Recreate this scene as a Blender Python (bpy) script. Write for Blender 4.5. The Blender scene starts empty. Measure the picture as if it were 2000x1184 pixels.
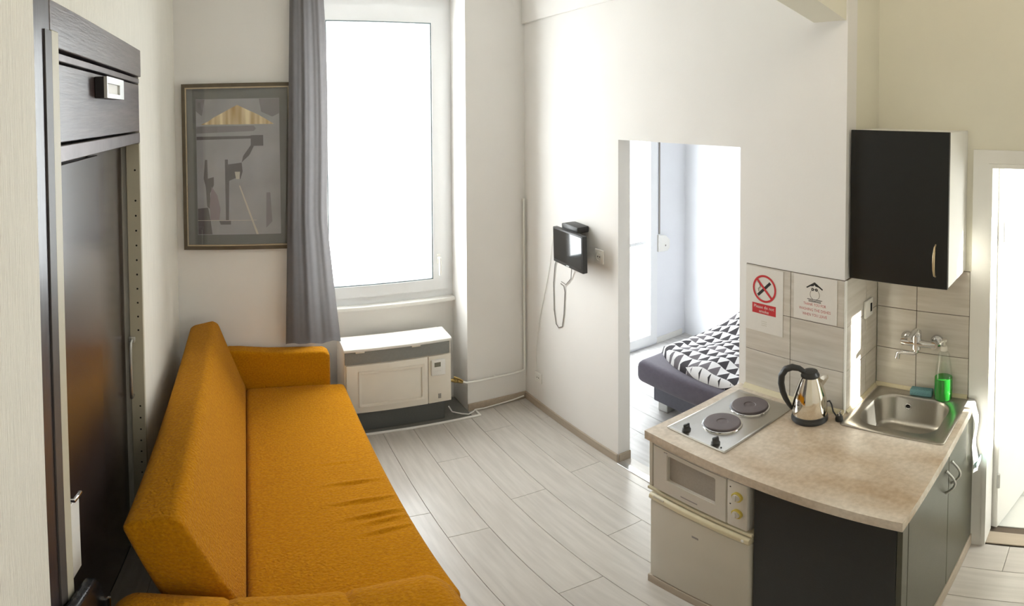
import bpy, bmesh, math, random
from mathutils import Vector, Matrix

random.seed(7)
PI = math.pi
scene = bpy.context.scene
COL = scene.collection

# ------------------------------------------------------------------ camera
# The photograph is a swept panorama: an equirectangular camera held high.
FX, FY, X0, YH = 1055.365, 1115.957, 480.03, 249.555      # pixels per radian, origin
PITCH, ROLL, CAM_H = 0.0222, -0.0181, 2.172
cam_data = bpy.data.cameras.new('camera')
cam_data.type = 'PANO'
cam_data.panorama_type = 'EQUIRECTANGULAR'
cam_data.longitude_min = (0 - X0) / FX
cam_data.longitude_max = (2000 - X0) / FX
cam_data.latitude_max = YH / FY
cam_data.latitude_min = (YH - 1184) / FY
cam_data.clip_start = 0.02
cam = bpy.data.objects.new('camera', cam_data)
COL.objects.link(cam)
Rp = Matrix(((1, 0, 0), (0, math.cos(PITCH), -math.sin(PITCH)), (0, math.sin(PITCH), math.cos(PITCH))))
Rr = Matrix(((math.cos(ROLL), 0, math.sin(ROLL)), (0, 1, 0), (-math.sin(ROLL), 0, math.cos(ROLL))))
RT = (Rr @ Rp).transposed()
ax, ay, az = RT @ Vector((1, 0, 0)), RT @ Vector((0, 0, 1)), RT @ Vector((0, -1, 0))
cam.matrix_world = Matrix(((ax.x, ay.x, az.x, 0), (ax.y, ay.y, az.y, 0), (ax.z, ay.z, az.z, CAM_H), (0, 0, 0, 1)))
scene.camera = cam

# ------------------------------------------------------------------ sky, sun, exposure
world = bpy.data.worlds.new('world')
scene.world = world
world.use_nodes = True
bg = world.node_tree.nodes['Background']
bg.inputs[0].default_value = (0.96, 0.98, 1.0, 1)
bg.inputs[1].default_value = 9.0

sun_data = bpy.data.lights.new('sun', 'SUN')
sun_data.energy = 20.0
sun_data.angle = math.radians(1.2)
sun_data.color = (1.0, 0.96, 0.88)
sun = bpy.data.objects.new('sun', sun_data)
COL.objects.link(sun)
SUN_DIR = Vector((-0.30, 0.95, -0.42)).normalized()       # low sun, comes in through the bathroom window
sun.rotation_euler = SUN_DIR.to_track_quat('-Z', 'Y').to_euler()
sun.location = (3, -3, 4)


def portal(loc, rot, sx, sy):
    d = bpy.data.lights.new('window_portal', 'AREA')
    d.shape = 'RECTANGLE'
    d.size, d.size_y = sx, sy
    d.cycles.is_portal = True
    o = bpy.data.objects.new('window_portal', d)
    COL.objects.link(o)
    o.location = loc
    o.rotation_euler = rot


portal((0.97, 3.95, 1.9), (-PI / 2, 0, 0), 1.1, 2.3)       # main window (light goes towards -Y)
portal((3.17, 3.95, 1.2), (-PI / 2, 0, 0), 0.7, 2.4)       # bedroom balcony door
portal((2.94, -1.45, 2.05), (PI / 2, 0, 0), 1.1, 1.6)       # bathroom window

scene.view_settings.view_transform = 'Standard'
scene.view_settings.look = 'None'
scene.view_settings.exposure = 0.68
scene.view_settings.gamma = 1.0
scene.view_settings.use_curve_mapping = False

# ------------------------------------------------------------------ room numbers (metres)
A = 0.4533      # left wall face is x = -A
B = 3.4566      # back wall face (window wall)
C = 1.9615      # right wall face (doorway, tiles)
D = 2.2899      # back of the kitchen niche
YN = 0.968      # face of the pier beside the niche
CEIL = 3.25
YF = -1.3       # wall behind the camera


# ------------------------------------------------------------------ materials
MATS = {}


def lin(c):
    return tuple((x / 12.92 if x <= 0.04045 else ((x + 0.055) / 1.055) ** 2.4) for x in c)


def srgb(r, g, b):
    return lin((r / 255, g / 255, b / 255))


def mat(name, col, rough=0.5, metal=0.0, bump=0.0, scale=60.0, stretch=(1, 1, 1), var=0.0, col2=None,
        vscale=None, spec=0.5, coat=0.0, sheen=0.0, trans=0.0, ior=1.45, detail=4.0, alpha=1.0, rand=0.0):
    """Principled material with procedural colour variation and fine relief."""
    m = bpy.data.materials.new(name)
    m.use_nodes = True
    nt = m.node_tree
    p = nt.nodes['Principled BSDF']
    p.inputs['Base Color'].default_value = (*col, 1)
    p.inputs['Roughness'].default_value = rough
    p.inputs['Metallic'].default_value = metal
    p.inputs['Specular IOR Level'].default_value = spec
    p.inputs['Coat Weight'].default_value = coat
    p.inputs['Coat Roughness'].default_value = 0.26
    p.inputs['Sheen Weight'].default_value = sheen
    p.inputs['Transmission Weight'].default_value = trans
    p.inputs['IOR'].default_value = ior
    p.inputs['Alpha'].default_value = alpha
    tc = nt.nodes.new('ShaderNodeTexCoord')
    mp = nt.nodes.new('ShaderNodeMapping')
    mp.inputs['Scale'].default_value = stretch
    nt.links.new(tc.outputs['Object'], mp.inputs['Vector'])
    vec = mp.outputs['Vector']
    if rand:
        oi = nt.nodes.new('ShaderNodeObjectInfo')
        va = nt.nodes.new('ShaderNodeVectorMath')
        va.operation = 'MULTIPLY_ADD'
        cb = nt.nodes.new('ShaderNodeCombineXYZ')
        for k in range(3):
            nt.links.new(oi.outputs['Random'], cb.inputs[k])
        va.inputs[1].default_value = (37.0, 11.0, 23.0)
        nt.links.new(cb.outputs[0], va.inputs[0])
        nt.links.new(vec, va.inputs[2])
        vec = va.outputs[0]
    if var or col2:
        n = nt.nodes.new('ShaderNodeTexNoise')
        n.inputs['Scale'].default_value = vscale or scale
        n.inputs['Detail'].default_value = detail
        nt.links.new(vec, n.inputs['Vector'])
        r = nt.nodes.new('ShaderNodeValToRGB')
        r.color_ramp.elements[0].position = 0.32
        r.color_ramp.elements[1].position = 0.68
        c2 = col2 or tuple(min(1, x * (1 + var)) for x in col)
        c1 = col if col2 else tuple(x * (1 - var) for x in col)
        r.color_ramp.elements[0].color = (*c1, 1)
        r.color_ramp.elements[1].color = (*c2, 1)
        nt.links.new(n.outputs['Fac'], r.inputs['Fac'])
        out = r.outputs['Color']
        if rand:
            hs = nt.nodes.new('ShaderNodeHueSaturation')
            mr = nt.nodes.new('ShaderNodeMapRange')
            mr.inputs['To Min'].default_value = 1 - rand
            mr.inputs['To Max'].default_value = 1 + rand
            nt.links.new(oi.outputs['Random'], mr.inputs['Value'])
            nt.links.new(mr.outputs[0], hs.inputs['Value'])
            nt.links.new(out, hs.inputs['Color'])
            out = hs.outputs['Color']
        nt.links.new(out, p.inputs['Base Color'])
    if bump:
        n2 = nt.nodes.new('ShaderNodeTexNoise')
        n2.inputs['Scale'].default_value = scale
        n2.inputs['Detail'].default_value = detail
        nt.links.new(vec, n2.inputs['Vector'])
        b = nt.nodes.new('ShaderNodeBump')
        b.inputs['Strength'].default_value = bump
        b.inputs['Distance'].default_value = 0.01
        nt.links.new(n2.outputs['Fac'], b.inputs['Height'])
        nt.links.new(b.outputs['Normal'], p.inputs['Normal'])
    MATS[name] = m
    return m


def thin_glass(name, tint=(1, 1, 1), refl=0.06, rough=0.0):
    m = bpy.data.materials.new(name)
    m.use_nodes = True
    nt = m.node_tree
    nt.nodes.remove(nt.nodes['Principled BSDF'])
    t = nt.nodes.new('ShaderNodeBsdfTransparent')
    t.inputs['Color'].default_value = (*tint, 1)
    g = nt.nodes.new('ShaderNodeBsdfGlossy')
    g.inputs['Roughness'].default_value = rough
    mx = nt.nodes.new('ShaderNodeMixShader')
    mx.inputs['Fac'].default_value = refl
    nt.links.new(t.outputs[0], mx.inputs[1])
    nt.links.new(g.outputs[0], mx.inputs[2])
    nt.links.new(mx.outputs[0], nt.nodes['Material Output'].inputs['Surface'])
    MATS[name] = m
    return m


def fabric_curtain():
    m = mat('curtain_cloth', srgb(126, 119, 116), 0.9, bump=0.25, scale=500, stretch=(1, 1, 1), var=0.06, vscale=30, sheen=0.2)
    nt = m.node_tree
    p = nt.nodes['Principled BSDF']
    tr = nt.nodes.new('ShaderNodeBsdfTranslucent')
    tr.inputs['Color'].default_value = (*srgb(176, 174, 176), 1)
    mx = nt.nodes.new('ShaderNodeMixShader')
    mx.inputs['Fac'].default_value = 0.30
    nt.links.new(p.outputs[0], mx.inputs[1])
    nt.links.new(tr.outputs[0], mx.inputs[2])
    nt.links.new(mx.outputs[0], nt.nodes['Material Output'].inputs['Surface'])


def triangle_cloth():
    """Black, grey and white triangle print."""
    m = mat('triangle_print', (0.8, 0.8, 0.8), 0.85, bump=0.15, scale=400)
    nt = m.node_tree
    p = nt.nodes['Principled BSDF']
    N, L = nt.nodes.new, nt.links.new

    def math_(op, a, b=None):
        n = N('ShaderNodeMath')
        n.operation = op
        for i, v in enumerate((a, b)):
            if v is None:
                continue
            if isinstance(v, (int, float)):
                n.inputs[i].default_value = v
            else:
                L(v, n.inputs[i])
        return n.outputs[0]
    tc = N('ShaderNodeTexCoord')
    sp = N('ShaderNodeSeparateXYZ')
    L(tc.outputs['Object'], sp.inputs[0])
    u = math_('DIVIDE', math_('SUBTRACT', sp.outputs['Y'], math_('MULTIPLY', sp.outputs['Z'], 0.4)), 0.082)
    v = math_('DIVIDE', math_('SUBTRACT', sp.outputs['X'], math_('MULTIPLY', sp.outputs['Z'], 1.0)), 0.088)
    row = math_('FLOOR', v)
    fv = math_('SUBTRACT', v, row)
    fu = math_('FRACT', u)
    tri = math_('SUBTRACT', 1.0, math_('MULTIPLY', math_('ABSOLUTE', math_('SUBTRACT', fu, 0.5)), 2.0))
    dark = math_('LESS_THAN', fv, math_('MULTIPLY', tri, 0.98))
    wn = N('ShaderNodeTexWhiteNoise')
    wn.noise_dimensions = '2D'
    cb = N('ShaderNodeCombineXYZ')
    L(math_('FLOOR', u), cb.inputs[0])
    L(row, cb.inputs[1])
    L(cb.outputs[0], wn.inputs['Vector'])
    grey = N('ShaderNodeValToRGB')
    grey.color_ramp.interpolation = 'CONSTANT'
    grey.color_ramp.elements[0].color = (*srgb(58, 54, 58), 1)
    grey.color_ramp.elements[1].color = (*srgb(110, 104, 108), 1)
    grey.color_ramp.elements[1].position = 0.8
    L(wn.outputs['Value'], grey.inputs['Fac'])
    mx = N('ShaderNodeMix')
    mx.data_type = 'RGBA'
    L(dark, mx.inputs['Factor'])
    mx.inputs['A'].default_value = (*srgb(232, 230, 230), 1)
    L(grey.outputs[0], mx.inputs['B'])
    L(mx.outputs['Result'], p.inputs['Base Color'])


mat('plaster', srgb(238, 235, 231), 0.85, bump=0.03, scale=90, var=0.015, vscale=3)
mat('plaster_kitchen', srgb(234, 230, 213), 0.85, bump=0.03, scale=90, var=0.02, vscale=3)
mat('plaster_cool', srgb(238, 239, 243), 0.85, bump=0.03, scale=90, var=0.015, vscale=3)
mat('ceiling_paint', srgb(243, 241, 236), 0.9, bump=0.03, scale=60, var=0.01, vscale=3)
mat('grain_paper', srgb(240, 236, 225), 0.75, bump=0.5, scale=26, stretch=(14, 14, 0.35), var=0.05, vscale=22)
mat('white_paint', srgb(238, 236, 230), 0.45, bump=0.02, scale=40, var=0.01, vscale=6)
mat('frame_pvc', srgb(240, 241, 242), 0.35, bump=0.01, scale=40, var=0.01, vscale=6)
mat('gasket', srgb(120, 130, 132), 0.6, bump=0.02, scale=80)
mat('laminate', srgb(190, 184, 176), 0.26, bump=0.03, scale=26, stretch=(9, 0.8, 1), col2=srgb(204, 198, 190), vscale=4.5, rand=0.02, detail=6)
mat('laminate_cool', srgb(186, 184, 182), 0.34, bump=0.05, scale=26, stretch=(9, 0.8, 1), col2=srgb(206, 204, 202), vscale=4.5, rand=0.03, detail=6)
mat('floor_joint', srgb(140, 132, 122), 0.7, bump=0.05, scale=60)
mat('skirting', srgb(178, 164, 146), 0.5, bump=0.04, scale=20, stretch=(6, 0.6, 6), var=0.06, vscale=8)
mat('aluminium', srgb(205, 205, 202), 0.35, 0.9, bump=0.03, scale=80, stretch=(1, 12, 1), var=0.03, vscale=20)
mat('tile_glaze', srgb(200, 193, 181), 0.20, bump=0.01, scale=14, stretch=(0.8, 0.8, 9), col2=srgb(215, 209, 199), vscale=5, rand=0.02)
mat('grout', srgb(104, 92, 80), 0.9, bump=0.1, scale=200)
mat('bath_tile', srgb(214, 214, 208), 0.25, bump=0.02, scale=10, var=0.02, vscale=8, rand=0.02)
mat('dark_wood', srgb(58, 46, 47), 0.40, bump=0.16, scale=16, stretch=(10, 0.7, 10), col2=srgb(84, 70, 71), vscale=9, detail=8, spec=0.7, coat=0.7)
mat('dark_gloss', srgb(58, 46, 42), 0.24, coat=1.0, bump=0.02, scale=14, stretch=(6, 6, 0.5), var=0.12, vscale=9, spec=0.7)
mat('dark_post', srgb(56, 50, 54), 0.36, bump=0.06, scale=14, stretch=(6, 6, 0.5), var=0.15, vscale=9, spec=0.7, coat=0.4)
mat('dark_side', srgb(34, 30, 32), 0.5, bump=0.05, scale=30, var=0.1)
mat('cream_metal', srgb(196, 190, 170), 0.45, bump=0.02, scale=50, var=0.02, vscale=10)
mat('rail_grey', srgb(84, 80, 78), 0.4, bump=0.02, scale=50, var=0.04)
mat('dark_steel', srgb(118, 112, 112), 0.35, 0.7, bump=0.04, scale=50, var=0.12, vscale=14)
mat('chrome', srgb(226, 226, 226), 0.12, 1.0, bump=0.005, scale=30)
mat('brushed_steel', srgb(196, 192, 184), 0.27, 1.0, bump=0.03, scale=90, stretch=(1, 10, 1), var=0.03, vscale=30)
mat('sink_steel', srgb(186, 182, 174), 0.30, 1.0, bump=0.02, scale=90, stretch=(1, 8, 1), var=0.03, vscale=30)
mat('kettle_steel', srgb(228, 220, 206), 0.09, 1.0, bump=0.004, scale=20)
mat('sofa_cloth', srgb(178, 114, 2), 0.95, bump=0.9, scale=95, col2=srgb(197, 134, 8), vscale=90, sheen=0.06, spec=0.12)
mat('hole_black', srgb(30, 28, 26), 0.9, bump=0.05, scale=80)
mat('black_plastic', srgb(52, 52, 51), 0.38, bump=0.03, scale=120, var=0.05)
mat('screen_black', srgb(26, 26, 26), 0.06, bump=0.002, scale=10, spec=0.8)
mat('white_plastic', srgb(241, 239, 233), 0.4, bump=0.01, scale=60, var=0.01)
mat('heater_cream', srgb(238, 230, 216), 0.42, bump=0.01, scale=60, var=0.015, vscale=8)
mat('heater_grey', srgb(138, 138, 134), 0.45, bump=0.03, scale=90, var=0.04)
mat('heater_dark', srgb(92, 94, 92), 0.5, bump=0.03, scale=90, var=0.04)
mat('lcd', srgb(128, 124, 108), 0.25, bump=0.01, scale=60)
mat('brass', srgb(170, 146, 92), 0.3, 1.0, bump=0.03, scale=60)
mat('fridge_enamel', srgb(200, 193, 178), 0.35, bump=0.02, scale=160, var=0.01, vscale=5)
mat('fridge_trim', srgb(214, 203, 172), 0.4, bump=0.01, scale=60, var=0.02)
mat('micro_white', srgb(208, 201, 190), 0.35, bump=0.01, scale=60, var=0.01)
mat('micro_glass', srgb(164, 156, 146), 0.2, bump=0.01, scale=200, var=0.04, vscale=120)
mat('gold_knob', srgb(206, 186, 92), 0.3, 0.6, bump=0.01, scale=60)
mat('handle_brass', srgb(196, 176, 140), 0.3, 0.8, bump=0.01, scale=60)
mat('black_laminate', srgb(29, 29, 26), 0.40, bump=0.04, scale=120, var=0.05, vscale=20)
mat('door_olive', srgb(78, 76, 61), 0.36, bump=0.04, scale=120, var=0.04, vscale=20)
mat('hotplate', srgb(106, 97, 97), 0.55, 0.2, bump=0.08, scale=40, var=0.08, vscale=12)
mat('paper', srgb(226, 221, 213), 0.6, bump=0.01, scale=60, var=0.01)
mat('ink_red', srgb(196, 48, 52), 0.6, bump=0.01, scale=60)
mat('ink_rose', srgb(206, 112, 112), 0.6, bump=0.01, scale=60)
mat('ink_black', srgb(40, 38, 36), 0.6, bump=0.01, scale=60)
mat('ink_grey', srgb(150, 144, 138), 0.6, bump=0.01, scale=60)
mat('soap_green', srgb(24, 168, 44), 0.12, bump=0.005, scale=20, trans=0.35, ior=1.34)
mat('pump_white', srgb(216, 212, 200), 0.35, bump=0.01, scale=60)
mat('sponge_blue', srgb(106, 148, 156), 0.95, bump=0.5, scale=300, var=0.08)
mat('towel_white', srgb(240, 240, 238), 0.95, bump=0.4, scale=300, var=0.02)
mat('towel_teal', srgb(150, 200, 200), 0.95, bump=0.4, scale=300, var=0.05)
mat('bed_upholstery', srgb(92, 86, 98), 0.75, bump=0.2, scale=260, var=0.06, vscale=40, sheen=0.2)
mat('bed_base', srgb(104, 104, 114), 0.75, bump=0.2, scale=260, var=0.05, vscale=40)
mat('picture_frame', srgb(98, 88, 74), 0.35, 0.5, bump=0.03, scale=60, var=0.1, vscale=20)
mat('picture_frame_light', srgb(188, 172, 146), 0.35, 0.5, bump=0.02, scale=60, var=0.06)
mat('picture_mount', srgb(110, 110, 107), 0.7, bump=0.02, scale=120, var=0.04, vscale=6)
mat('print_grey', srgb(156, 155, 158), 0.6, bump=0.01, scale=60, col2=srgb(174, 173, 177), vscale=5)
mat('print_dark', srgb(98, 93, 95), 0.6, bump=0.01, scale=60, var=0.08, vscale=30)
mat('print_mid', srgb(134, 131, 133), 0.6, bump=0.01, scale=60, var=0.05, vscale=20)
mat('print_rose', srgb(144, 133, 138), 0.6, bump=0.01, scale=60, var=0.05, vscale=20)
mat('print_pale', srgb(206, 200, 186), 0.6, bump=0.01, scale=60)
mat('reflection_gold', srgb(176, 140, 78), 0.4, 0.1, bump=0.03, scale=6, stretch=(6, 1, 0.6), col2=srgb(246, 230, 190), vscale=4, detail=1)  # gold streaks of the lamp reflection painted on the print
mat('stone_dark', srgb(120, 118, 112), 0.6, bump=0.1, scale=60, var=0.06)
mat('leather_black', srgb(34, 34, 38), 0.25, bump=0.08, scale=120, var=0.1)
fabric_curtain()
triangle_cloth()
thin_glass('window_glass', (0.97, 0.985, 0.98), 0.05)
thin_glass('picture_glass', (0.98, 0.98, 0.98), 0.05, 0.02)
thin_glass('bottle_clear', (0.93, 0.95, 0.93), 0.10, 0.08)


def worktop_stone():
    m = mat('worktop_stone', srgb(184, 161, 134), 0.26, bump=0.02, scale=50, col2=srgb(226, 216, 202), vscale=4.2,
            stretch=(1.0, 0.45, 1), detail=10, spec=0.5)
    nt = m.node_tree
    p = nt.nodes['Principled BSDF']
    src = p.inputs['Base Color'].links[0].from_socket
    tc = nt.nodes.new('ShaderNodeTexCoord')
    n = nt.nodes.new('ShaderNodeTexNoise')
    n.inputs['Scale'].default_value = 55
    n.inputs['Detail'].default_value = 6
    nt.links.new(tc.outputs['Object'], n.inputs['Vector'])
    r = nt.nodes.new('ShaderNodeValToRGB')
    r.color_ramp.elements[0].position = 0.35
    r.color_ramp.elements[0].color = (0.72, 0.70, 0.66, 1)
    r.color_ramp.elements[1].position = 0.68
    r.color_ramp.elements[1].color = (1.12, 1.12, 1.12, 1)
    nt.links.new(n.outputs['Fac'], r.inputs['Fac'])
    mx = nt.nodes.new('ShaderNodeMix')
    mx.data_type = 'RGBA'
    mx.blend_type = 'MULTIPLY'
    mx.inputs['Factor'].default_value = 0.42
    nt.links.new(src, mx.inputs['A'])
    nt.links.new(r.outputs['Color'], mx.inputs['B'])
    nt.links.new(mx.outputs['Result'], p.inputs['Base Color'])


worktop_stone()


# ------------------------------------------------------------------ mesh helpers (world coordinates)
def new():
    return bmesh.new()


def add_box(bm, x0, x1, y0, y1, z0, z1, bevel=0.0, seg=2):
    vs = [bm.verts.new((x, y, z)) for x in (x0, x1) for y in (y0, y1) for z in (z0, z1)]
    f = [(0, 1, 3, 2), (4, 6, 7, 5), (0, 4, 5, 1), (2, 3, 7, 6), (0, 2, 6, 4), (1, 5, 7, 3)]
    fs = [bm.faces.new([vs[i] for i in q]) for q in f]
    if bevel:
        es = {e for q in fs for e in q.edges}
        bmesh.ops.bevel(bm, geom=list(es), offset=bevel, segments=seg, profile=0.5, affect='EDGES', clamp_overlap=True)
    return bm


def add_prism(bm, pts, axis, lo, hi, bevel=0.0, seg=2):
    """Extrude a 2-D outline. axis 'X': pts are (y,z); 'Y': (x,z); 'Z': (x,y)."""
    def P(p, w):
        return {'X': (w, p[0], p[1]), 'Y': (p[0], w, p[1]), 'Z': (p[0], p[1], w)}[axis]
    a = [bm.verts.new(P(p, lo)) for p in pts]
    b = [bm.verts.new(P(p, hi)) for p in pts]
    n = len(pts)
    fs = [bm.faces.new(a), bm.faces.new(b[::-1])]
    for i in range(n):
        fs.append(bm.faces.new((a[i], b[i], b[(i + 1) % n], a[(i + 1) % n])))
    bmesh.ops.recalc_face_normals(bm, faces=fs)
    if bevel:
        es = {e for q in fs for e in q.edges}
        bmesh.ops.bevel(bm, geom=list(es), offset=bevel, segments=seg, profile=0.5, affect='EDGES', clamp_overlap=True)
    return bm


def frame_at(d):
    d = d.normalized()
    u = d.cross(Vector((0, 0, 1)))
    if u.length < 1e-4:
        u = d.cross(Vector((1, 0, 0)))
    u.normalize()
    return u, u.cross(d).normalized()


def add_tube(bm, pts, r, seg=10, caps=True, flat=1.0):
    """Round tube through points; r may be a list."""
    pts = [Vector(p) for p in pts]
    n = len(pts)
    rr = r if isinstance(r, (list, tuple)) else [r] * n
    rings = []
    u = v = None
    for i, p in enumerate(pts):
        d = (pts[min(i + 1, n - 1)] - pts[max(i - 1, 0)])
        if d.length < 1e-9:
            d = Vector((0, 0, 1))
        d.normalize()
        if u is None:
            u, v = frame_at(d)
        else:
            u = (u - d * u.dot(d))
            if u.length < 1e-6:
                u, v = frame_at(d)
            u.normalize()
            v = u.cross(d).normalized()
        rings.append([bm.verts.new(p + (u * math.cos(2 * PI * k / seg) + v * flat * math.sin(2 * PI * k / seg)) * rr[i]) for k in range(seg)])
    fs = []
    for a, b in zip(rings, rings[1:]):
        for k in range(seg):
            fs.append(bm.faces.new((a[k], a[(k + 1) % seg], b[(k + 1) % seg], b[k])))
    if caps:
        fs.append(bm.faces.new(rings[0][::-1]))
        fs.append(bm.faces.new(rings[-1]))
    bmesh.ops.recalc_face_normals(bm, faces=fs)
    return bm


def add_lathe(bm, prof, cx, cy, seg=32, axis='Z', cz=0.0):
    """prof: list of (radius, height). axis 'Z' around (cx,cy); 'X' around (y=cx, z=cy) with height along x."""
    rings = []
    for r, h in prof:
        ring = []
        if r < 1e-6:
            ring = [bm.verts.new({'Z': (cx, cy, h), 'X': (h, cx, cy), 'Y': (cx, h, cy)}[axis])]
        else:
            for k in range(seg):
                c, s = r * math.cos(2 * PI * k / seg), r * math.sin(2 * PI * k / seg)
                ring.append(bm.verts.new({'Z': (cx + c, cy + s, h), 'X': (h, cx + c, cy + s), 'Y': (cx + c, h, cy + s)}[axis]))
        rings.append(ring)
    fs = []
    for a, b in zip(rings, rings[1:]):
        for k in range(seg):
            k2 = (k + 1) % seg
            if len(a) == 1 and len(b) == 1:
                continue
            if len(a) == 1:
                fs.append(bm.faces.new((a[0], b[k], b[k2])))
            elif len(b) == 1:
                fs.append(bm.faces.new((a[k], b[0], a[k2])))
            else:
                fs.append(bm.faces.new((a[k], b[k], b[k2], a[k2])))
    bmesh.ops.recalc_face_normals(bm, faces=fs)
    return bm


def add_cells(bm, us, vs, keep, axis, lo, hi):
    """Solid slab with openings. Grid us x vs; keep(i,j) says whether a cell is solid.
    axis 'X': u=y, v=z; 'Y': u=x, v=z; 'Z': u=x, v=y."""
    def P(u, v, w):
        return {'X': (w, u, v), 'Y': (u, w, v), 'Z': (u, v, w)}[axis]
    cache = {}

    def V(i, j, k):
        key = (i, j, k)
        if key not in cache:
            cache[key] = bm.verts.new(P(us[i], vs[j], (lo, hi)[k]))
        return cache[key]
    nu, nv = len(us) - 1, len(vs) - 1
    K = lambda i, j: 0 <= i < nu and 0 <= j < nv and keep(i, j)
    fs = []
    for i in range(nu):
        for j in range(nv):
            if not K(i, j):
                continue
            for k in (0, 1):
                fs.append(bm.faces.new((V(i, j, k), V(i + 1, j, k), V(i + 1, j + 1, k), V(i, j + 1, k))))
            for (di, dj, p, q) in ((-1, 0, (i, j), (i, j + 1)), (1, 0, (i + 1, j), (i + 1, j + 1)),
                                   (0, -1, (i, j), (i + 1, j)), (0, 1, (i, j + 1), (i + 1, j + 1))):
                if not K(i + di, j + dj):
                    fs.append(bm.faces.new((V(*p, 0), V(*q, 0), V(*q, 1), V(*p, 1))))
    bmesh.ops.recalc_face_normals(bm, faces=fs)
    return bm


def rounded_rect(x0, x1, y0, y1, r, n=8):
    pts = []
    for cx, cy, a0 in ((x1 - r, y1 - r, 0), (x0 + r, y1 - r, 90), (x0 + r, y0 + r, 180), (x1 - r, y0 + r, 270)):
        for k in range(n + 1):
            a = math.radians(a0 + 90 * k / n)
            pts.append((cx + r * math.cos(a), cy + r * math.sin(a)))
    return pts


def transform(bm, M):
    bmesh.ops.transform(bm, matrix=M, verts=bm.verts)
    return bm


def obj(name, bm, material, parent=None, smooth=None, label=None, kind=None):
    """Link a bmesh as ONE object whose origin is the bottom centre of its box."""
    xs = [v.co.x for v in bm.verts]
    ys = [v.co.y for v in bm.verts]
    zs = [v.co.z for v in bm.verts]
    o0 = Vector(((min(xs) + max(xs)) / 2, (min(ys) + max(ys)) / 2, min(zs)))
    bmesh.ops.translate(bm, verts=bm.verts, vec=-o0)
    me = bpy.data.meshes.new(name)
    bm.to_mesh(me)
    bm.free()
    me.materials.append(MATS[material])
    if smooth is not None:
        me.polygons.foreach_set('use_smooth', [True] * len(me.polygons))
        if smooth < 180:
            me.set_sharp_from_angle(angle=math.radians(smooth))
    o = bpy.data.objects.new(name, me)
    COL.objects.link(o)
    base = Vector((0, 0, 0))
    if parent is not None:
        p = parent
        while p is not None:
            base += p.location
            p = p.parent
        o.parent = parent
    o.location = o0 - base
    if label:
        o['label'] = label
    if kind:
        o['kind'] = kind
    return o


def thing(name, label, cat, loc, group=None):
    o = bpy.data.objects.new(name, None)
    o.empty_display_size = 0.1
    COL.objects.link(o)
    o.location = loc
    o['label'] = label
    o['category'] = cat
    if group:
        o['group'] = group
    return o


def tag(o, label, cat, kind=None, group=None):
    o['label'] = label
    o['category'] = cat
    if kind:
        o['kind'] = kind
    if group:
        o['group'] = group
    return o


def box(name, x0, x1, y0, y1, z0, z1, material, parent=None, bevel=0.0, seg=2, **kw):
    sm = 35 if bevel and seg > 1 else None
    return obj(name, add_box(new(), x0, x1, y0, y1, z0, z1, bevel, seg), material, parent, smooth=sm, **kw)


def place(o, mesh_src, loc, parent, name):
    c = bpy.data.objects.new(name, mesh_src)
    COL.objects.link(c)
    c.parent = parent
    base = Vector((0, 0, 0))
    p = parent
    while p is not None:
        base += p.location
        p = p.parent
    c.location = Vector(loc) - base
    return c


# ================================================================== THE SETTING
# ---------------- floor with separate planks
def plank_mesh(name, w, l, material):
    bm = add_box(new(), -w / 2, w / 2, -l / 2, l / 2, 0, 0.008, 0.0012, 1)
    me = bpy.data.meshes.new(name)
    bm.to_mesh(me)
    bm.free()
    me.materials.append(MATS[material])
    return me


def lay_planks(parent, x0, x1, y0, y1, step, phase, length, material, offs, z):
    cache = {}
    k0 = math.floor((x0 - phase) / step)
    k = k0
    while phase + k * step < x1 - 1e-6:
        a = max(x0, phase + k * step)
        b = min(x1, phase + (k + 1) * step)
        if b - a > 0.01:
            e = offs(k)
            ys = [y0]
            t = e
            while t > y0:
                t -= length
            t += length
            while t < y1 - 0.02:
                if t > y0 + 0.02:
                    ys.append(t)
                t += length
            ys.append(y1)
            for p, q in zip(ys, ys[1:]):
                key = (round(b - a, 3), round(q - p, 3))
                if key not in cache:
                    cache[key] = plank_mesh('plank', b - a - 0.0016, q - p - 0.0016, material)
                place(None, cache[key], ((a + b) / 2, (p + q) / 2, z), parent, 'plank')
        k += 1


floor = tag(box('floor', -A - 0.6, 2.40, YF, B + 0.45, -0.12, -0.008, 'floor_joint'),
            'pale greige wood-look laminate floor of the living room', 'floor', 'structure')
offsets = {0: 1.10, 1: 1.855, 2: 2.45, -1: 1.62, -2: 2.2, 3: 0.55, 4: 0.32, 5: 1.3}
lay_planks(floor, -A - 0.1, D, YF, B + 0.28, 0.2083, 1.26, 1.28, 'laminate', lambda k: offsets.get(k, (k * 0.47) % 1.28), -0.008)

floor_bed = tag(box('floor_bedroom', 2.40, 4.0, 1.0, 3.80, -0.12, -0.008, 'floor_joint'),
                'pale laminate floor of the bedroom seen through the doorway', 'floor', 'structure')
lay_planks(floor_bed, C + 0.09, 3.874, 1.06, 3.66, 0.2083, 2.09, 1.28, 'laminate_cool', lambda k: (k * 0.53) % 1.28, -0.0078)
floor_bath = tag(box('floor_bathroom', 2.40, 3.7, YF, 0.9, -0.12, -0.006, 'grout'),
                 'white square floor tiles with dark joints beyond the bathroom door', 'floor', 'structure')
bt = new()
add_box(bt, -0.1485, 0.1485, -0.1485, 0.1485, 0, 0.008, 0.002, 1)
btm = bpy.data.meshes.new('tile')
bt.to_mesh(btm)
bt.free()
btm.materials.append(MATS['bath_tile'])
for i in range(4):
    for j in range(7):
        place(None, btm, (2.60 + 0.30 * i, 0.62 - 0.30 * j, -0.006), floor_bath, 'tile')

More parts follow.
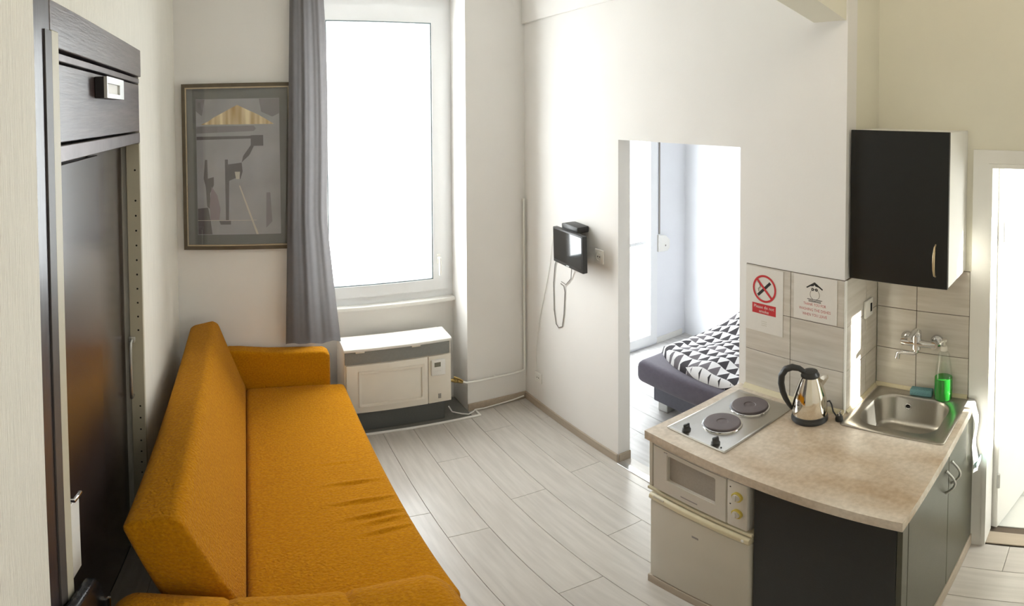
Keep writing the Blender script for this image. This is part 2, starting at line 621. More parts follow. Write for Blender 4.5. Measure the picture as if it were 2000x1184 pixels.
ceiling = tag(box('ceiling', -A - 0.6, 4.0, YF - 0.1, B + 0.45, CEIL, CEIL + 0.1, 'ceiling_paint'),
              'white ceiling high above the room', 'ceiling', 'structure')

# ---------------- walls
WL_TOP = 2.447
bm = add_cells(new(), [YF, 1.06, 2.27, B], [-0.1, WL_TOP, CEIL], lambda i, j: not (i == 1 and j == 0), 'X', -A - 0.6, -A)
wall_left = tag(obj('wall_left', bm, 'grain_paper'), 'cream wall with fine vertical grain around the built-in wardrobe', 'wall', 'structure')
box('panel', -A, -A + 0.022, YF, 1.058, 0, CEIL, 'grain_paper', wall_left, 0.004, 1,
    label='raised cream panel with vertical grain at the photo\'s left edge')

RX0, RX1 = 0.42, 1.49          # window recess
bm = add_cells(new(), [-A - 0.6, RX0, RX1, 2.052], [-0.1, 2.985, CEIL], lambda i, j: not (i == 1 and j == 0), 'Y', B, B + 0.42)
wall_back = tag(obj('wall_back', bm, 'plaster'), 'white window wall with a deep recess for window and heater', 'wall', 'structure')
box('parapet', RX0, RX1, B + 0.27, B + 0.42, -0.1, 0.845, 'plaster', wall_back)

DY0, DY1, DZ = 1.5056, 2.3794, 2.0186      # doorway to bedroom
bm = add_cells(new(), [YN, DY0, DY1, B], [-0.1, DZ, CEIL], lambda i, j: not (i == 1 and j == 0), 'X', C, C + 0.09)
wall_right = tag(obj('wall_right', bm, 'plaster'), 'white wall with the open doorway, television and tiled end', 'wall', 'structure')

bm = add_box(new(), C + 0.09, 2.40, YN, YN + 0.09, -0.1, CEIL)
wall_niche_side = tag(obj('wall_niche_side', bm, 'plaster_kitchen'), 'narrow pier wall beside the sink niche', 'wall', 'structure')

BY0, BY1, BZ = -0.33, 0.447, 1.975          # bathroom door opening
bm = add_cells(new(), [YF, BY0, BY1, YN], [-0.1, BZ, CEIL], lambda i, j: not (i == 1 and j == 0), 'X', D, 2.40)
wall_niche_back = tag(obj('wall_niche_back', bm, 'plaster_kitchen'), 'wall behind the sink with the bathroom doorway', 'wall', 'structure')

wall_front = tag(box('wall_front', -A - 0.6, 2.40, YF - 0.1, YF, -0.1, CEIL, 'plaster'), 'white wall behind the viewer', 'wall', 'structure')

# bedroom shell
bm = add_cells(new(), [2.052, 2.74, 3.48, 3.97], [-0.1, 0.02, 2.35, CEIL], lambda i, j: not (i == 1 and j == 1), 'Y', 3.66, 3.80)
tag(obj('wall_bedroom_back', bm, 'plaster_cool'), 'white bedroom wall with the glazed balcony door', 'wall', 'structure')
bm = new()
add_box(bm, 3.874, 3.97, 3.346, 3.66, -0.1, CEIL)
add_box(bm, 3.845, 3.97, 0.97, 3.346, -0.1, CEIL)
tag(obj('wall_bedroom_right', bm, 'plaster_cool'), 'white stepped bedroom wall behind the bed', 'wall', 'structure')
tag(box('wall_bedroom_front', 2.40, 3.97, 0.90, 1.06, -0.1, CEIL, 'plaster_cool'), 'white bedroom wall hidden behind the kitchen', 'wall', 'structure')

# bathroom shell
bm = add_cells(new(), [2.40, 2.43, 3.45, 3.7], [-0.1, 1.30, 2.80, CEIL], lambda i, j: not (i == 1 and j == 1), 'Y', YF - 0.1, YF)
tag(obj('wall_bathroom_front', bm, 'plaster'), 'white bathroom wall with a tall window', 'wall', 'structure')
tag(box('wall_bathroom_right', 3.7, 3.8, YF - 0.1, 0.9, -0.1, CEIL, 'plaster'), 'white bathroom wall facing the door', 'wall', 'structure')
w4 = thing('window_4', 'white bathroom window letting the low sun in', 'window', (3.03, YF - 0.05, 1.30))
w4['kind'] = 'structure'
bm = add_cells(new(), [2.43, 2.48, 3.40, 3.45], [1.30, 1.35, 2.75, 2.80], lambda i, j: not (i == 1 and j == 1), 'Y', YF - 0.08, YF - 0.03)
obj('frame', bm, 'frame_pvc', w4)
box('pane', 2.48, 3.40, YF - 0.058, YF - 0.052, 1.35, 2.75, 'window_glass', w4)

# ledge and beam
t1 = tag(box('trim_1', C - 0.022, C, 1.13, B, 2.785, CEIL, 'plaster', bevel=0.004, seg=1), 'shallow plaster ledge high on the doorway wall', 'ledge', 'structure')
bm = add_prism(new(), [(-A, 2.90), (C, 2.53), (C, CEIL), (-A, CEIL)], 'Y', 0.975, 1.125)
tag(obj('trim_2', bm, 'plaster_kitchen'), 'white sloping ceiling beam running to the tiled pier', 'beam', 'structure')

# baseboards
tag(box('baseboard_right', C - 0.012, C, DY1, B, 0, 0.062, 'skirting', bevel=0.003, seg=1), 'low beige skirting along the wall under the television', 'baseboard', 'structure')
tag(box('baseboard_back', RX1, C - 0.012, B - 0.012, B, 0, 0.062, 'skirting', bevel=0.003, seg=1), 'short beige skirting on the pier right of the heater', 'baseboard', 'structure')
tag(box('baseboard_doorway', C + 0.001, C + 0.09, DY1 - 0.012, DY1 - 0.0005, 0, 0.062, 'skirting', bevel=0.003, seg=1), 'tiny beige skirting wrapped into the doorway jamb', 'baseboard', 'structure')
tag(box('baseboard_bedroom', 3.48, 3.83, 3.648, 3.66, 0, 0.06, 'white_paint', bevel=0.003, seg=1), 'white skirting beside the balcony door', 'baseboard', 'structure')
tag(box('trim_3', C - 0.02, C + 0.025, DY0, DY1 - 0.013, 0.0003, 0.007, 'aluminium', bevel=0.002, seg=1), 'silver threshold strip across the bedroom doorway', 'threshold', 'structure')
tag(box('trim_4', D + 0.005, D + 0.10, BY0, BY1, 0.0003, 0.010, 'skirting', bevel=0.002, seg=1), 'pale threshold board in the bathroom doorway', 'threshold', 'structure')

# ---------------- tiles
TZ = [0.9075, 1.107, 1.3085, 1.5105]


def tile_patch(parent, axis, w, cols, back, side):
    """axis 'X': tiles on a wall x=w facing -x; 'Y': wall y=w facing -y."""
    g = 0.0013
    lo, hi = min(cols), max(cols)
    if axis == 'X':
        box('grout', w - 0.006, w, lo, hi, TZ[0], TZ[-1], 'grout', parent)
    else:
        box('grout', lo, hi, w - 0.006, w, TZ[0], TZ[-1], 'grout', parent)
    for a, b in zip(cols, cols[1:]):
        a, b = min(a, b), max(a, b)
        for z0, z1 in zip(TZ, TZ[1:]):
            if axis == 'X':
                bm = add_box(new(), w - 0.010, w - 0.004, a + g, b - g, z0 + g, z1 - g, 0.0012, 1)
            else:
                bm = add_box(new(), a + g, b - g, w - 0.010, w - 0.004, z0 + g, z1 - g, 0.0012, 1)
            obj('tile', bm, 'tile_glaze', parent)


tile_patch(wall_right, 'X', C, [YN - 0.004, 1.222, 1.462], None, None)
tile_patch(wall_niche_side, 'Y', YN, [C + 0.004, 2.160, D - 0.010], None, None)
tile_patch(wall_niche_back, 'X', D, [0.522, 0.765, YN - 0.011], None, None)
box('edge_strip', C - 0.011, C + 0.004, YN - 0.011, YN - 0.0035, TZ[0], TZ[-1], 'white_plastic', wall_right, 0.002, 1, label='white corner strip of the tiling')
box('edge_strip', D - 0.014, D, 0.505, 0.521, TZ[0] + 0.002, TZ[-1] + 0.004, 'white_plastic', wall_niche_back, 0.003, 1, label='white end strip of the tiling')

# ---------------- window_1
w1 = thing('window_1', 'tall white blown-out window behind the grey curtain', 'window', (0.955, B + 0.30, 0.845))
w1['kind'] = 'structure'
WY0, WY1 = B + 0.275, B + 0.345
bm = add_cells(new(), [RX0, RX0 + 0.06, 1.425, RX1], [0.845, 0.90, 2.905, 2.985], lambda i, j: not (i == 1 and j == 1), 'Y', WY0, WY1)
obj('frame', bm, 'frame_pvc', w1)
bm = add_cells(new(), [RX0 + 0.062, RX0 + 0.14, 1.335, 1.423], [0.902, 0.985, 2.795, 2.903], lambda i, j: not (i == 1 and j == 1), 'Y', WY0 - 0.018, WY1 - 0.02)
sash = obj('sash', bm, 'frame_pvc', w1)
bm = add_cells(new(), [RX0 + 0.14, RX0 + 0.148, 1.327, 1.335], [0.985, 0.993, 2.787, 2.795], lambda i, j: not (i == 1 and j == 1), 'Y', WY0 - 0.012, WY0 + 0.02)
obj('gasket', bm, 'gasket', sash)
box('pane', RX0 + 0.14, 1.335, WY0 + 0.018, WY0 + 0.024, 0.985, 2.795, 'window_glass', sash)
hd = new()
add_box(hd, 1.362, 1.388, WY0 - 0.030, WY0 - 0.018, 1.10, 1.17, 0.004, 2)
add_tube(hd, [(1.375, WY0 - 0.025, 1.145), (1.375, WY0 - 0.055, 1.145), (1.375, WY0 - 0.058, 1.09), (1.375, WY0 - 0.055, 1.02)], [0.010, 0.011, 0.011, 0.009], 10)
obj('window_handle', hd, 'white_plastic', sash, 40)
box('sill', RX0, RX1, B + 0.21, B + 0.30, 0.818, 0.846, 'white_paint', w1, 0.006, 2)

# ---------------- bedroom balcony door (window_3)
w3 = thing('window_3', 'bright glazed balcony door of the bedroom with white frame', 'window', (3.04, 3.70, 0.02))
w3['kind'] = 'structure'
bm = add_cells(new(), [2.74, 2.83, 3.395, 3.48], [0.02, 0.115, 2.26, 2.35], lambda i, j: not (i == 1 and j == 1), 'Y', 3.645, 3.72)
fr = obj('frame', bm, 'frame_pvc', w3)
box('glazing_bar', 2.83, 3.395, 3.66, 3.705, 1.0, 1.03, 'frame_pvc', w3)
box('pane', 2.83, 3.395, 3.678, 3.684, 0.115, 1.0, 'window_glass', w3)
box('pane', 2.83, 3.395, 3.678, 3.684, 1.03, 2.26, 'window_glass', w3)

# ---------------- bathroom door
d1 = thing('door_1', 'white bathroom door standing open beside the sink, lit by sun', 'door', (D, 0.45, 0.0))
d1['kind'] = 'structure'
bm = add_cells(new(), [BY0 - 0.07, BY0, BY1, BY1 + 0.068], [0.0, BZ, BZ + 0.055], lambda i, j: not (i == 1 and j == 0), 'X', D - 0.016, D - 0.0005)
obj('casing', bm, 'white_paint', d1)
bm = add_cells(new(), [BY0 + 0.0005, BY0 + 0.018, BY1 - 0.018, BY1 - 0.0005], [0.0105, BZ - 0.018, BZ - 0.0005], lambda i, j: not (i == 1 and j == 0), 'X', D - 0.022, 2.415)
obj('jamb', bm, 'white_paint', d1)
leaf = new()
add_box(leaf, 0, 0.74, -0.02, 0.02, 0.012, 1.952, 0.003, 1)
transform(leaf, Matrix.Translation((2.425, 0.422, 0)) @ Matrix.Rotation(math.radians(-12.5), 4, 'Z'))
lf = obj('door_leaf', leaf, 'white_paint', d1)
hn = new()
add_tube(hn, [(2.421, 0.400, 0.30), (2.421, 0.400, 0.39)], 0.008, 10)
obj('hinge', hn, 'aluminium', d1, 40)
hn = new()
add_tube(hn, [(2.421, 0.400, 1.62), (2.421, 0.400, 1.71)], 0.008, 10)
obj('hinge', hn, 'aluminium', d1, 40)

# ================================================================== LARGE THINGS
# ---------------- built-in wardrobe
wd = thing('wardrobe', 'tall dark wood built-in wardrobe with cream rails behind the sofa', 'wardrobe', (-A, 1.66, 0))
box('carcass', -A - 0.55, -A - 0.085, 1.065, 2.268, 0.0, WL_TOP - 0.005, 'dark_side', wd)
box('side_post', -A - 0.085, -A + 0.012, 1.062, 1.177, 0.0, WL_TOP - 0.004, 'dark_post', wd, 0.004, 1)
box('fascia', -A - 0.05, -A + 0.012, 1.179, 2.266, 2.335, WL_TOP - 0.004, 'dark_wood', wd, 0.002, 1)
box('light_strip', -A - 0.05, -A + 0.004, 1.230, 2.262, 2.308, 2.328, 'dark_steel', wd, 0.002, 1)
fl = box('flap', -A - 0.03, -A + 0.003, 1.230, 2.258, 2.117, 2.302, 'dark_wood', wd, 0.002, 1, label='dark woodgrain flap with an aluminium pull')
# aluminium pull: dark block behind, hollow shell in front
box('handle_block', -A + 0.0035, -A + 0.033, 1.575, 1.80, 2.230, 2.292, 'dark_side', fl, 0.002, 1)
bm = add_cells(new(), [1.575, 1.587, 1.742, 1.80], [2.230, 2.243, 2.273, 2.292], lambda i, j: not (i == 1 and j == 1), 'X', -A + 0.033, -A + 0.043)
obj('handle', bm, 'aluminium', fl)
box('handle_plate', -A + 0.0335, -A + 0.036, 1.588, 1.741, 2.2435, 2.2725, 'white_plastic', fl)
box('cross_bar', -A - 0.05, -A + 0.004, 1.230, 2.262, 2.070, 2.110, 'dark_steel', wd, 0.002, 1)
bm = add_box(new(), -A + 0.0005, -A + 0.016, 1.178, 1.226, 0.0, 2.372, 0.002, 1)
rail = obj('front_rail', bm, 'cream_metal', wd, label='cream metal rail of the wardrobe')
box('rail_edge', -A + 0.0125, -A + 0.0165, 1.135, 1.1775, 0.0, 2.368, 'rail_grey', rail)
pr = box('perforated_rail', -A - 0.055, -A + 0.004, 2.240, 2.264, 0.0, 2.066, 'cream_metal', wd, 0.002, 1, label='cream perforated rail of the wardrobe')
hb = new()
for k in range(29):
    z = 1.96 - 0.062 * k if k else 1.96
    if 0.95 < z < 1.25 or (k == 1):
        continue
    add_lathe(hb, [(0, 2.2396), (0.0042, 2.2392), (0.0042, 2.2405)], -A - 0.017, z, 10, 'Y')
obj('rail_holes', hb, 'hole_black', pr, kind='stuff')
dl = box('door', -A - 0.075, -A - 0.052, 1.200, 1.79, 0.05, 2.052, 'dark_gloss', wd, 0.002, 1)
dr = box('door', -A - 0.084, -A - 0.076, 1.75, 2.238, 0.05, 2.066, 'dark_gloss', wd, 0.002, 1)
# upright bar handle on the perforated side
hb = new()
add_tube(hb, [(-A - 0.045, 2.228, 1.235), (-A - 0.045, 2.205, 1.232), (-A - 0.045, 2.200, 1.20), (-A - 0.045, 2.200, 1.0), (-A - 0.045, 2.205, 0.965), (-A - 0.045, 2.238, 0.962)], 0.007, 10)
add_box(hb, -A - 0.060, -A - 0.030, 2.226, 2.2385, 1.222, 1.248, 0.003, 1)
obj('bar_handle', hb, 'aluminium', wd, 40)
hb = new()
add_box(hb, -A - 0.018, -A - 0.012, 1.300, 1.372, 0.735, 1.060, 0.002, 1)
obj('pull_plate', hb, 'white_plastic', dl)
hb = new()
add_tube(hb, [(-A - 0.052, 1.31, 1.070), (-A - 0.006, 1.312, 1.074), (-A - 0.004, 1.36, 1.072), (-A - 0.012, 1.376, 1.06)], 0.007, 10)
obj('pull_bracket', hb, 'chrome', dl, 40)
hb = new()
add_tube(hb, [(-A - 0.052, 1.335, 0.742), (-A - 0.015, 1.335, 0.740)], 0.006, 10)
obj('pull_bracket', hb, 'chrome', dl, 40)

# dark slanted thing leaning at the wardrobe's foot
sl = add_prism(new(), [(1.10, 0.0), (1.365, 0.0), (1.372, 0.40), (1.355, 0.60), (1.315, 0.735), (1.285, 0.772), (1.10, 0.80)], 'X', -A + 0.024, -A + 0.058, 0.012, 3)
bag = tag(obj('folded_bag', sl, 'leather_black', None, 40), 'glossy black flat bag leaning at the wardrobe beside the near sofa arm', 'bag')
hb = new()
add_tube(hb, [(-A + 0.057, 1.345, 0.60), (-A + 0.068, 1.35, 0.61), (-A + 0.068, 1.35, 0.53), (-A + 0.057, 1.345, 0.52)], 0.005, 8)
obj('buckle', hb, 'chrome', bag, 40)

# ---------------- sofa
sf = thing('sofa', 'mustard yellow sofa bed with slanted back along the wardrobe wall', 'sofa', (0.1, 2.4, 0))
SY0, SY1 = 1.425, 3.335


def soft_grid(nx, ny, fn):
    """closed cushion: top surface from fn(u,v) -> (x,y,z), with skirt to zb"""
    bm = new()
    g = [[bm.verts.new(fn(i / nx, j / ny)) for j in range(ny + 1)] for i in range(nx + 1)]
    for i in range(nx):
        for j in range(ny):
            bm.faces.new((g[i][j], g[i + 1][j], g[i + 1][j + 1], g[i][j + 1]))
    return bm, g


# seat: rounded box with a crown and a few drag folds
bm = add_box(new(), -0.028, 0.592, SY0, SY1, 0.17, 0.448, 0.028, 4)
ycuts = [SY0 + 0.03 + (SY1 - SY0 - 0.06) * k / 40 for k in range(1, 40)] + [1.80 + 0.007 * k for k in range(96)]
for y in ycuts:
    bmesh.ops.bisect_plane(bm, geom=bm.verts[:] + bm.edges[:] + bm.faces[:], plane_co=(0, y, 0), plane_no=(0, 1, 0))
for k in range(1, 26):
    x = 0.0 + 0.57 * k / 26
    bmesh.ops.bisect_plane(bm, geom=bm.verts[:] + bm.edges[:] + bm.faces[:], plane_co=(x, 0, 0), plane_no=(1, 0, 0))
folds = [(2.42, 0.40, 0.08, 0.004, 0.05), (2.24, 0.43, 0.10, 0.009, 0.07), (2.09, 0.44, 0.11, 0.010, 0.10), (1.98, 0.46, 0.10, 0.011, 0.16),
         (1.935, 0.49, 0.08, 0.009, 0.20), (1.865, 0.48, 0.09, 0.008, 0.20)]
for v in bm.verts:
    if v.co.z > 0.40:
        t = (v.co.z - 0.40) / 0.048
        u = (v.co.x + 0.028) / 0.62
        crown = 0.010 * math.sin(PI * max(0, min(1, u)))
        dz = crown
        for fy, fcx, fw, fh, sl_ in folds:
            yy = v.co.y - (fy + sl_ * (v.co.x - fcx))
            dz += fh * math.exp(-(yy / 0.010) ** 2) * math.exp(-((v.co.x - fcx) / fw) ** 2)
            dz -= 0.5 * fh * math.exp(-((yy + 0.020) / 0.012) ** 2) * math.exp(-((v.co.x - fcx) / fw) ** 2)
        v.co.z += dz * t
obj('seat', bm, 'sofa_cloth', sf, 180)
# slanted back
prof = [(-0.372, 0.868), (-0.345, 0.893), (-0.225, 0.925), (-0.192, 0.905), (-0.029, 0.462), (-0.029, 0.30), (-0.190, 0.30)]
bm = add_prism(new(), prof, 'Y', SY0 + 0.02, SY1 - 0.004, 0.022, 3)
obj('backrest', bm, 'sofa_cloth', sf, 60)
# far arm
bm = add_prism(new(), [(-0.15, 0.10), (0.505, 0.10), (0.505, 0.655), (0.470, 0.680), (0.10, 0.692), (-0.06, 0.705), (-0.15, 0.705)], 'Y', SY1 + 0.001, 3.447, 0.018, 3)
obj('arm', bm, 'sofa_cloth', sf, 60)
# near arm: upholstered roll with two seams
bm = new()
NX = 72
rings = []
ax0, ax1 = -0.365, 0.516
base = [(1.405, 0.12), (1.409, 0.50), (1.405, 0.575), (1.385, 0.612), (1.345, 0.632), (1.29, 0.638), (1.20, 0.636), (1.14, 0.622), (1.105, 0.585), (1.10, 0.50), (1.10, 0.12)]
cyc, czc = 1.25, 0.40
for i in range(NX + 1):
    x = ax0 + (ax1 - ax0) * i / NX
    e = min((x - ax0), (ax1 - x))
    k = 1 - 0.17 * max(0, 1 - e / 0.06) ** 2.2
    dip = sum(math.exp(-((x - s) / 0.010) ** 2) for s in (-0.068, 0.237))
    puff = 0.006 * sum(math.sin(PI * (x - a) / (b - a)) for a, b in ((-0.365, -0.068), (-0.068, 0.237), (0.237, 0.516)) if a <= x <= b)
    tt = max(0, min(1, (x - 0.10) / 0.38))
    puff += 0.024 * tt * tt * (3 - 2 * tt)
    ring = []
    for y, z in base:
        top = max(0, min(1, (z - 0.45) / 0.12))
        kk = k - (0.045 * dip * top)
        ring.append(bm.verts.new((x, cyc + (y - cyc) * kk, (z if z < 0.2 else czc + (z - czc) * kk + puff * top))))
    rings.append(ring)
m_ = len(base)
for a, b in zip(rings, rings[1:]):
    for k in range(m_):
        bm.faces.new((a[k], b[k], b[(k + 1) % m_], a[(k + 1) % m_]))
bm.faces.new(rings[0])
bm.faces.new(rings[-1][::-1])
bmesh.ops.recalc_face_normals(bm, faces=bm.faces)
obj('arm', bm, 'sofa_cloth', sf, 50)
box('base', -0.02, 0.56, SY0 + 0.02, SY1 - 0.02, 0.06, 0.168, 'dark_side', sf, 0.004, 1)
for x in (0.02, 0.50):
    for y in (1.30, 3.39):
        box('foot', x - 0.025, x + 0.025, y - 0.025, y + 0.025, 0, 0.119 if y < 2 else 0.099, 'dark_side', sf, 0.004, 1)

# ---------------- framed picture
pc = thing('framed_picture', 'large grey abstract print with a painted gold lamp reflection in a bronze frame', 'picture', (-0.06, B - 0.01, 1.35))
PX0, PX1, PZ0, PZ1 = -0.408, 0.300, 1.350, 2.366
bm = add_cells(new(), [PX0, PX0 + 0.022, PX1 - 0.022, PX1], [PZ0, PZ0 + 0.022, PZ1 - 0.022, PZ1], lambda i, j: not (i == 1 and j == 1), 'Y', B - 0.030, B - 0.001)
pf = obj('frame', bm, 'picture_frame', pc)
bm = add_cells(new(), [PX0 + 0.0225, PX0 + 0.030, PX1 - 0.030, PX1 - 0.0225], [PZ0 + 0.0225, PZ0 + 0.030, PZ1 - 0.030, PZ1 - 0.0225], lambda i, j: not (i == 1 and j == 1), 'Y', B - 0.026, B - 0.003)
obj('inner_lip', bm, 'picture_frame_light', pf)
box('mount', PX0 + 0.0305, PX1 - 0.0305, B - 0.010, B - 0.002, PZ0 + 0.0305, PZ1 - 0.0305, 'picture_mount', pc)
pp = box('print', -0.318, 0.215, B - 0.0112, B - 0.0101, 1.442, 2.272, 'print_grey', pc)


def flat(name, polys, material, parent, y, th=0.0006):
    for p in polys:
        obj(name, add_prism(new(), p, 'Y', y - th, y), material, parent)


YP = B - 0.01125
flat('painted_reflection', [[(-0.287, 2.118), (-0.240, 2.137), (-0.205, 2.160), (-0.160, 2.182), (-0.100, 2.212), (-0.053, 2.234), (0.010, 2.205), (0.075, 2.176), (0.130, 2.146), (0.180, 2.116)]], 'reflection_gold', pp, YP, 0.0012)  # lamp reflection in the picture glass, painted as a flat gold shape
flat('dark_shape', [
    [(-0.316, 2.046), (0.03, 2.046), (0.03, 2.030), (-0.316, 2.026)],
    [(0.03, 2.05), (0.11, 2.05), (0.11, 1.985), (0.05, 1.985), (0.02, 1.93), (-0.015, 1.90), (-0.03, 1.885), (-0.02, 1.925), (0.03, 1.99)],
    [(-0.137, 1.905), (-0.118, 1.905), (-0.118, 1.875), (-0.03, 1.885), (-0.025, 1.83), (-0.04, 1.785), (-0.075, 1.79), (-0.112, 1.775), (-0.118, 1.53), (-0.137, 1.53)],
    [(-0.265, 1.905), (-0.250, 1.905), (-0.248, 1.79), (-0.21, 1.80), (-0.21, 1.75), (-0.235, 1.70), (-0.235, 1.60), (-0.256, 1.62), (-0.262, 1.74), (-0.275, 1.79)],
    [(-0.316, 1.605), (-0.25, 1.612), (-0.235, 1.53), (-0.225, 1.445), (-0.316, 1.445)],
    [(-0.18, 1.528), (-0.105, 1.528), (-0.105, 1.505), (-0.17, 1.505)],
], 'print_dark', pp, YP)
flat('mid_shape', [
    [(-0.317, 2.108), (0.05, 2.108), (0.065, 2.09), (0.05, 2.075), (-0.317, 2.065)],
    [(0.085, 2.27), (0.214, 2.27), (0.214, 2.18), (0.17, 2.16), (0.10, 2.19)],
    [(-0.317, 2.27), (-0.26, 2.27), (-0.28, 2.17), (-0.317, 2.20)],
    [(0.125, 1.70), (0.15, 1.70), (0.16, 1.52), (0.12, 1.48)],
], 'print_mid', pp, YP - 0.0007)
flat('rose_shape', [[(-0.225, 1.74), (-0.19, 1.69), (-0.17, 1.60), (-0.18, 1.535), (-0.235, 1.535), (-0.24, 1.62)]], 'print_rose', pp, YP - 0.0007)
flat('pale_shape', [
    [(-0.075, 1.830), (-0.042, 1.830), (-0.045, 1.785), (-0.068, 1.785)],
    [(-0.050, 1.745), (-0.042, 1.745), (0.072, 1.442), (0.058, 1.442)],
    [(-0.317, 1.534), (0.06, 1.532), (0.06, 1.529), (-0.317, 1.531)],
], 'print_pale', pp, YP - 0.0014)
box('glass', PX0 + 0.030, PX1 - 0.030, B - 0.018, B - 0.0165, PZ0 + 0.030, PZ1 - 0.030, 'picture_glass', pc)

# ---------------- curtain
cu = thing('curtain', 'long grey curtain hanging at the left of the window', 'curtain', (0.4, 3.37, 0.73))
NXc, NZc = 96, 60
bm = new()
grid = []
for j in range(NZc + 1):
    z = 0.735 + (2.985 - 0.735) * j / NZc
    t = j / NZc
    xl = 0.228 + 0.062 * t
    xr = 0.578 - 0.075 * min(1, t / 0.35) - 0.012 * max(0, t - 0.35) + 0.018 * math.sin(PI * max(0, (t - 0.4) / 0.6))
    row = []
    for i in range(NXc + 1):
        s = i / NXc
        x = xl + (xr - xl) * s
        amp = 0.010 * (1 - 0.25 * t)
        y = 3.375 - 0.012 * (1 - t) + amp * math.sin(2 * PI * (2.6 * s + 0.06 * math.sin(3 * z))) + 0.002 * math.sin(2 * PI * 7 * s + z)
        row.append(bm.verts.new((x, y, z + 0.004 * math.sin(9 * s) * (1 - t))))
    grid.append(row)
for j in range(NZc):
    for i in range(NXc):
        bm.faces.new((grid[j][i], grid[j][i + 1], grid[j + 1][i + 1], grid[j + 1][i]))
bmesh.ops.solidify(bm, geom=bm.faces[:], thickness=0.0022)
obj('cloth', bm, 'curtain_cloth', cu, 180)
rod = new()
add_tube(rod, [(0.10, 3.372, 3.018), (1.80, 3.372, 3.018)], 0.007, 12)
for x in (0.20, 1.70):
    add_tube(rod, [(x, 3.372, 3.018), (x, B - 0.001, 3.018)], 0.007, 8)
crod = tag(obj('curtain_rod', rod, 'aluminium', None, 40), 'thin metal rod above the window carrying the grey curtain', 'curtain rod')

for s in range(6):
    bm = new()
    x = 0.30 + 0.036 * s
    add_tube(bm, [(x, 3.372 + 0.017 * math.cos(a), 3.009 + 0.017 * math.sin(a)) for a in [2 * PI * k / 16 for k in range(17)]], 0.0025, 6, caps=False)
    obj('curtain_ring', bm, 'aluminium', crod, 180)

# ---------------- gas heater
ht = thing('gas_heater', 'cream gas wall heater with grey grille under the window', 'heater', (0.96, 3.48, 0))
HX0, HX1, HYF = 0.600, 1.335, 3.372
box('base', HX0 + 0.08, HX1 - 0.035, HYF + 0.045, 3.64, 0.003, 0.172, 'heater_dark', ht, 0.004, 1, label='dark grey recessed heater base')
bd = box('body', HX0, HX1, HYF + 0.012, 3.66, 0.173, 0.640, 'heater_cream', ht, 0.006, 2)
# front panel with raised field
bm = new()
add_box(bm, HX0 + 0.012, 1.165, HYF - 0.004, HYF + 0.014, 0.176, 0.543, 0.004, 2)
fp = obj('front_panel', bm, 'heater_cream', ht, 35)
bm = add_cells(new(), [HX0 + 0.09, HX0 + 0.112, 1.118, 1.14], [0.225, 0.247, 0.478, 0.50], lambda i, j: not (i == 1 and j == 1), 'Y', HYF - 0.011, HYF - 0.003)
bmesh.ops.bevel(bm, geom=bm.edges[:], offset=0.003, segments=2, affect='EDGES')
obj('moulding', bm, 'heater_cream', fp, 40)
box('control_panel', 1.169, HX1 - 0.004, HYF - 0.003, HYF + 0.014, 0.176, 0.543, 'heater_cream', ht, 0.004, 2)
box('grille', HX0 + 0.004, HX1 - 0.010, HYF + 0.002, HYF + 0.014, 0.548, 0.640, 'heater_grey', ht, 0.010, 2, label='grey outlet band of the heater')
lid = new()
add_prism(lid, [(HYF - 0.006, 0.642), (HYF - 0.006, 0.660), (HYF + 0.01, 0.668), (3.56, 0.678), (3.56, 0.642)], 'X', HX0 - 0.004, HX1 + 0.003, 0.004, 2)
obj('lid', lid, 'white_paint', ht, 35)
for x in (0.705, 1.085):
    box('lid_clip', x - 0.03, x + 0.03, HYF - 0.004, HYF + 0.004, 0.632, 0.643, 'heater_cream', ht, 0.002, 1)
th = box('thermostat', 1.183, 1.283, HYF - 0.026, HYF - 0.0035, 0.402, 0.520, 'white_plastic', ht, 0.006, 2, label='small programmable thermostat box')
box('display', 1.203, 1.247, HYF - 0.0275, HYF - 0.0255, 0.470, 0.503, 'lcd', th)
for k in range(3):
    box('button', 1.207 + 0.016 * k, 1.217 + 0.016 * k, HYF - 0.0275, HYF - 0.0255, 0.432, 0.440, 'white_plastic', th, 0.001, 1)
bm = new()
for i in range(2):
    for j in range(3):
        add_box(bm, 1.236 + 0.011 * i, 1.245 + 0.011 * i, HYF - 0.0045, HYF - 0.0028, 0.208 + 0.013 * j, 0.219 + 0.013 * j)
obj('badge', bm, 'ink_grey', ht)

# floor edging in front of the heater
ed = new()
add_box(ed, 0.62, 1.545, 3.348, 3.364, 0, 0.014, 0.003, 1)
add_box(ed, 1.530, 1.545, 3.365, 3.4445, 0, 0.014, 0.003, 1)
tag(obj('floor_edging', ed, 'white_plastic', None, None), 'white plastic edging strip on the floor before the heater', 'edging')
tag(box('heater_plate', 0.50, 1.488, 3.366, 3.70, 0.0002, 0.0025, 'stone_dark', bevel=0.0), 'grey stone floor plate under the gas heater', 'floor plate')

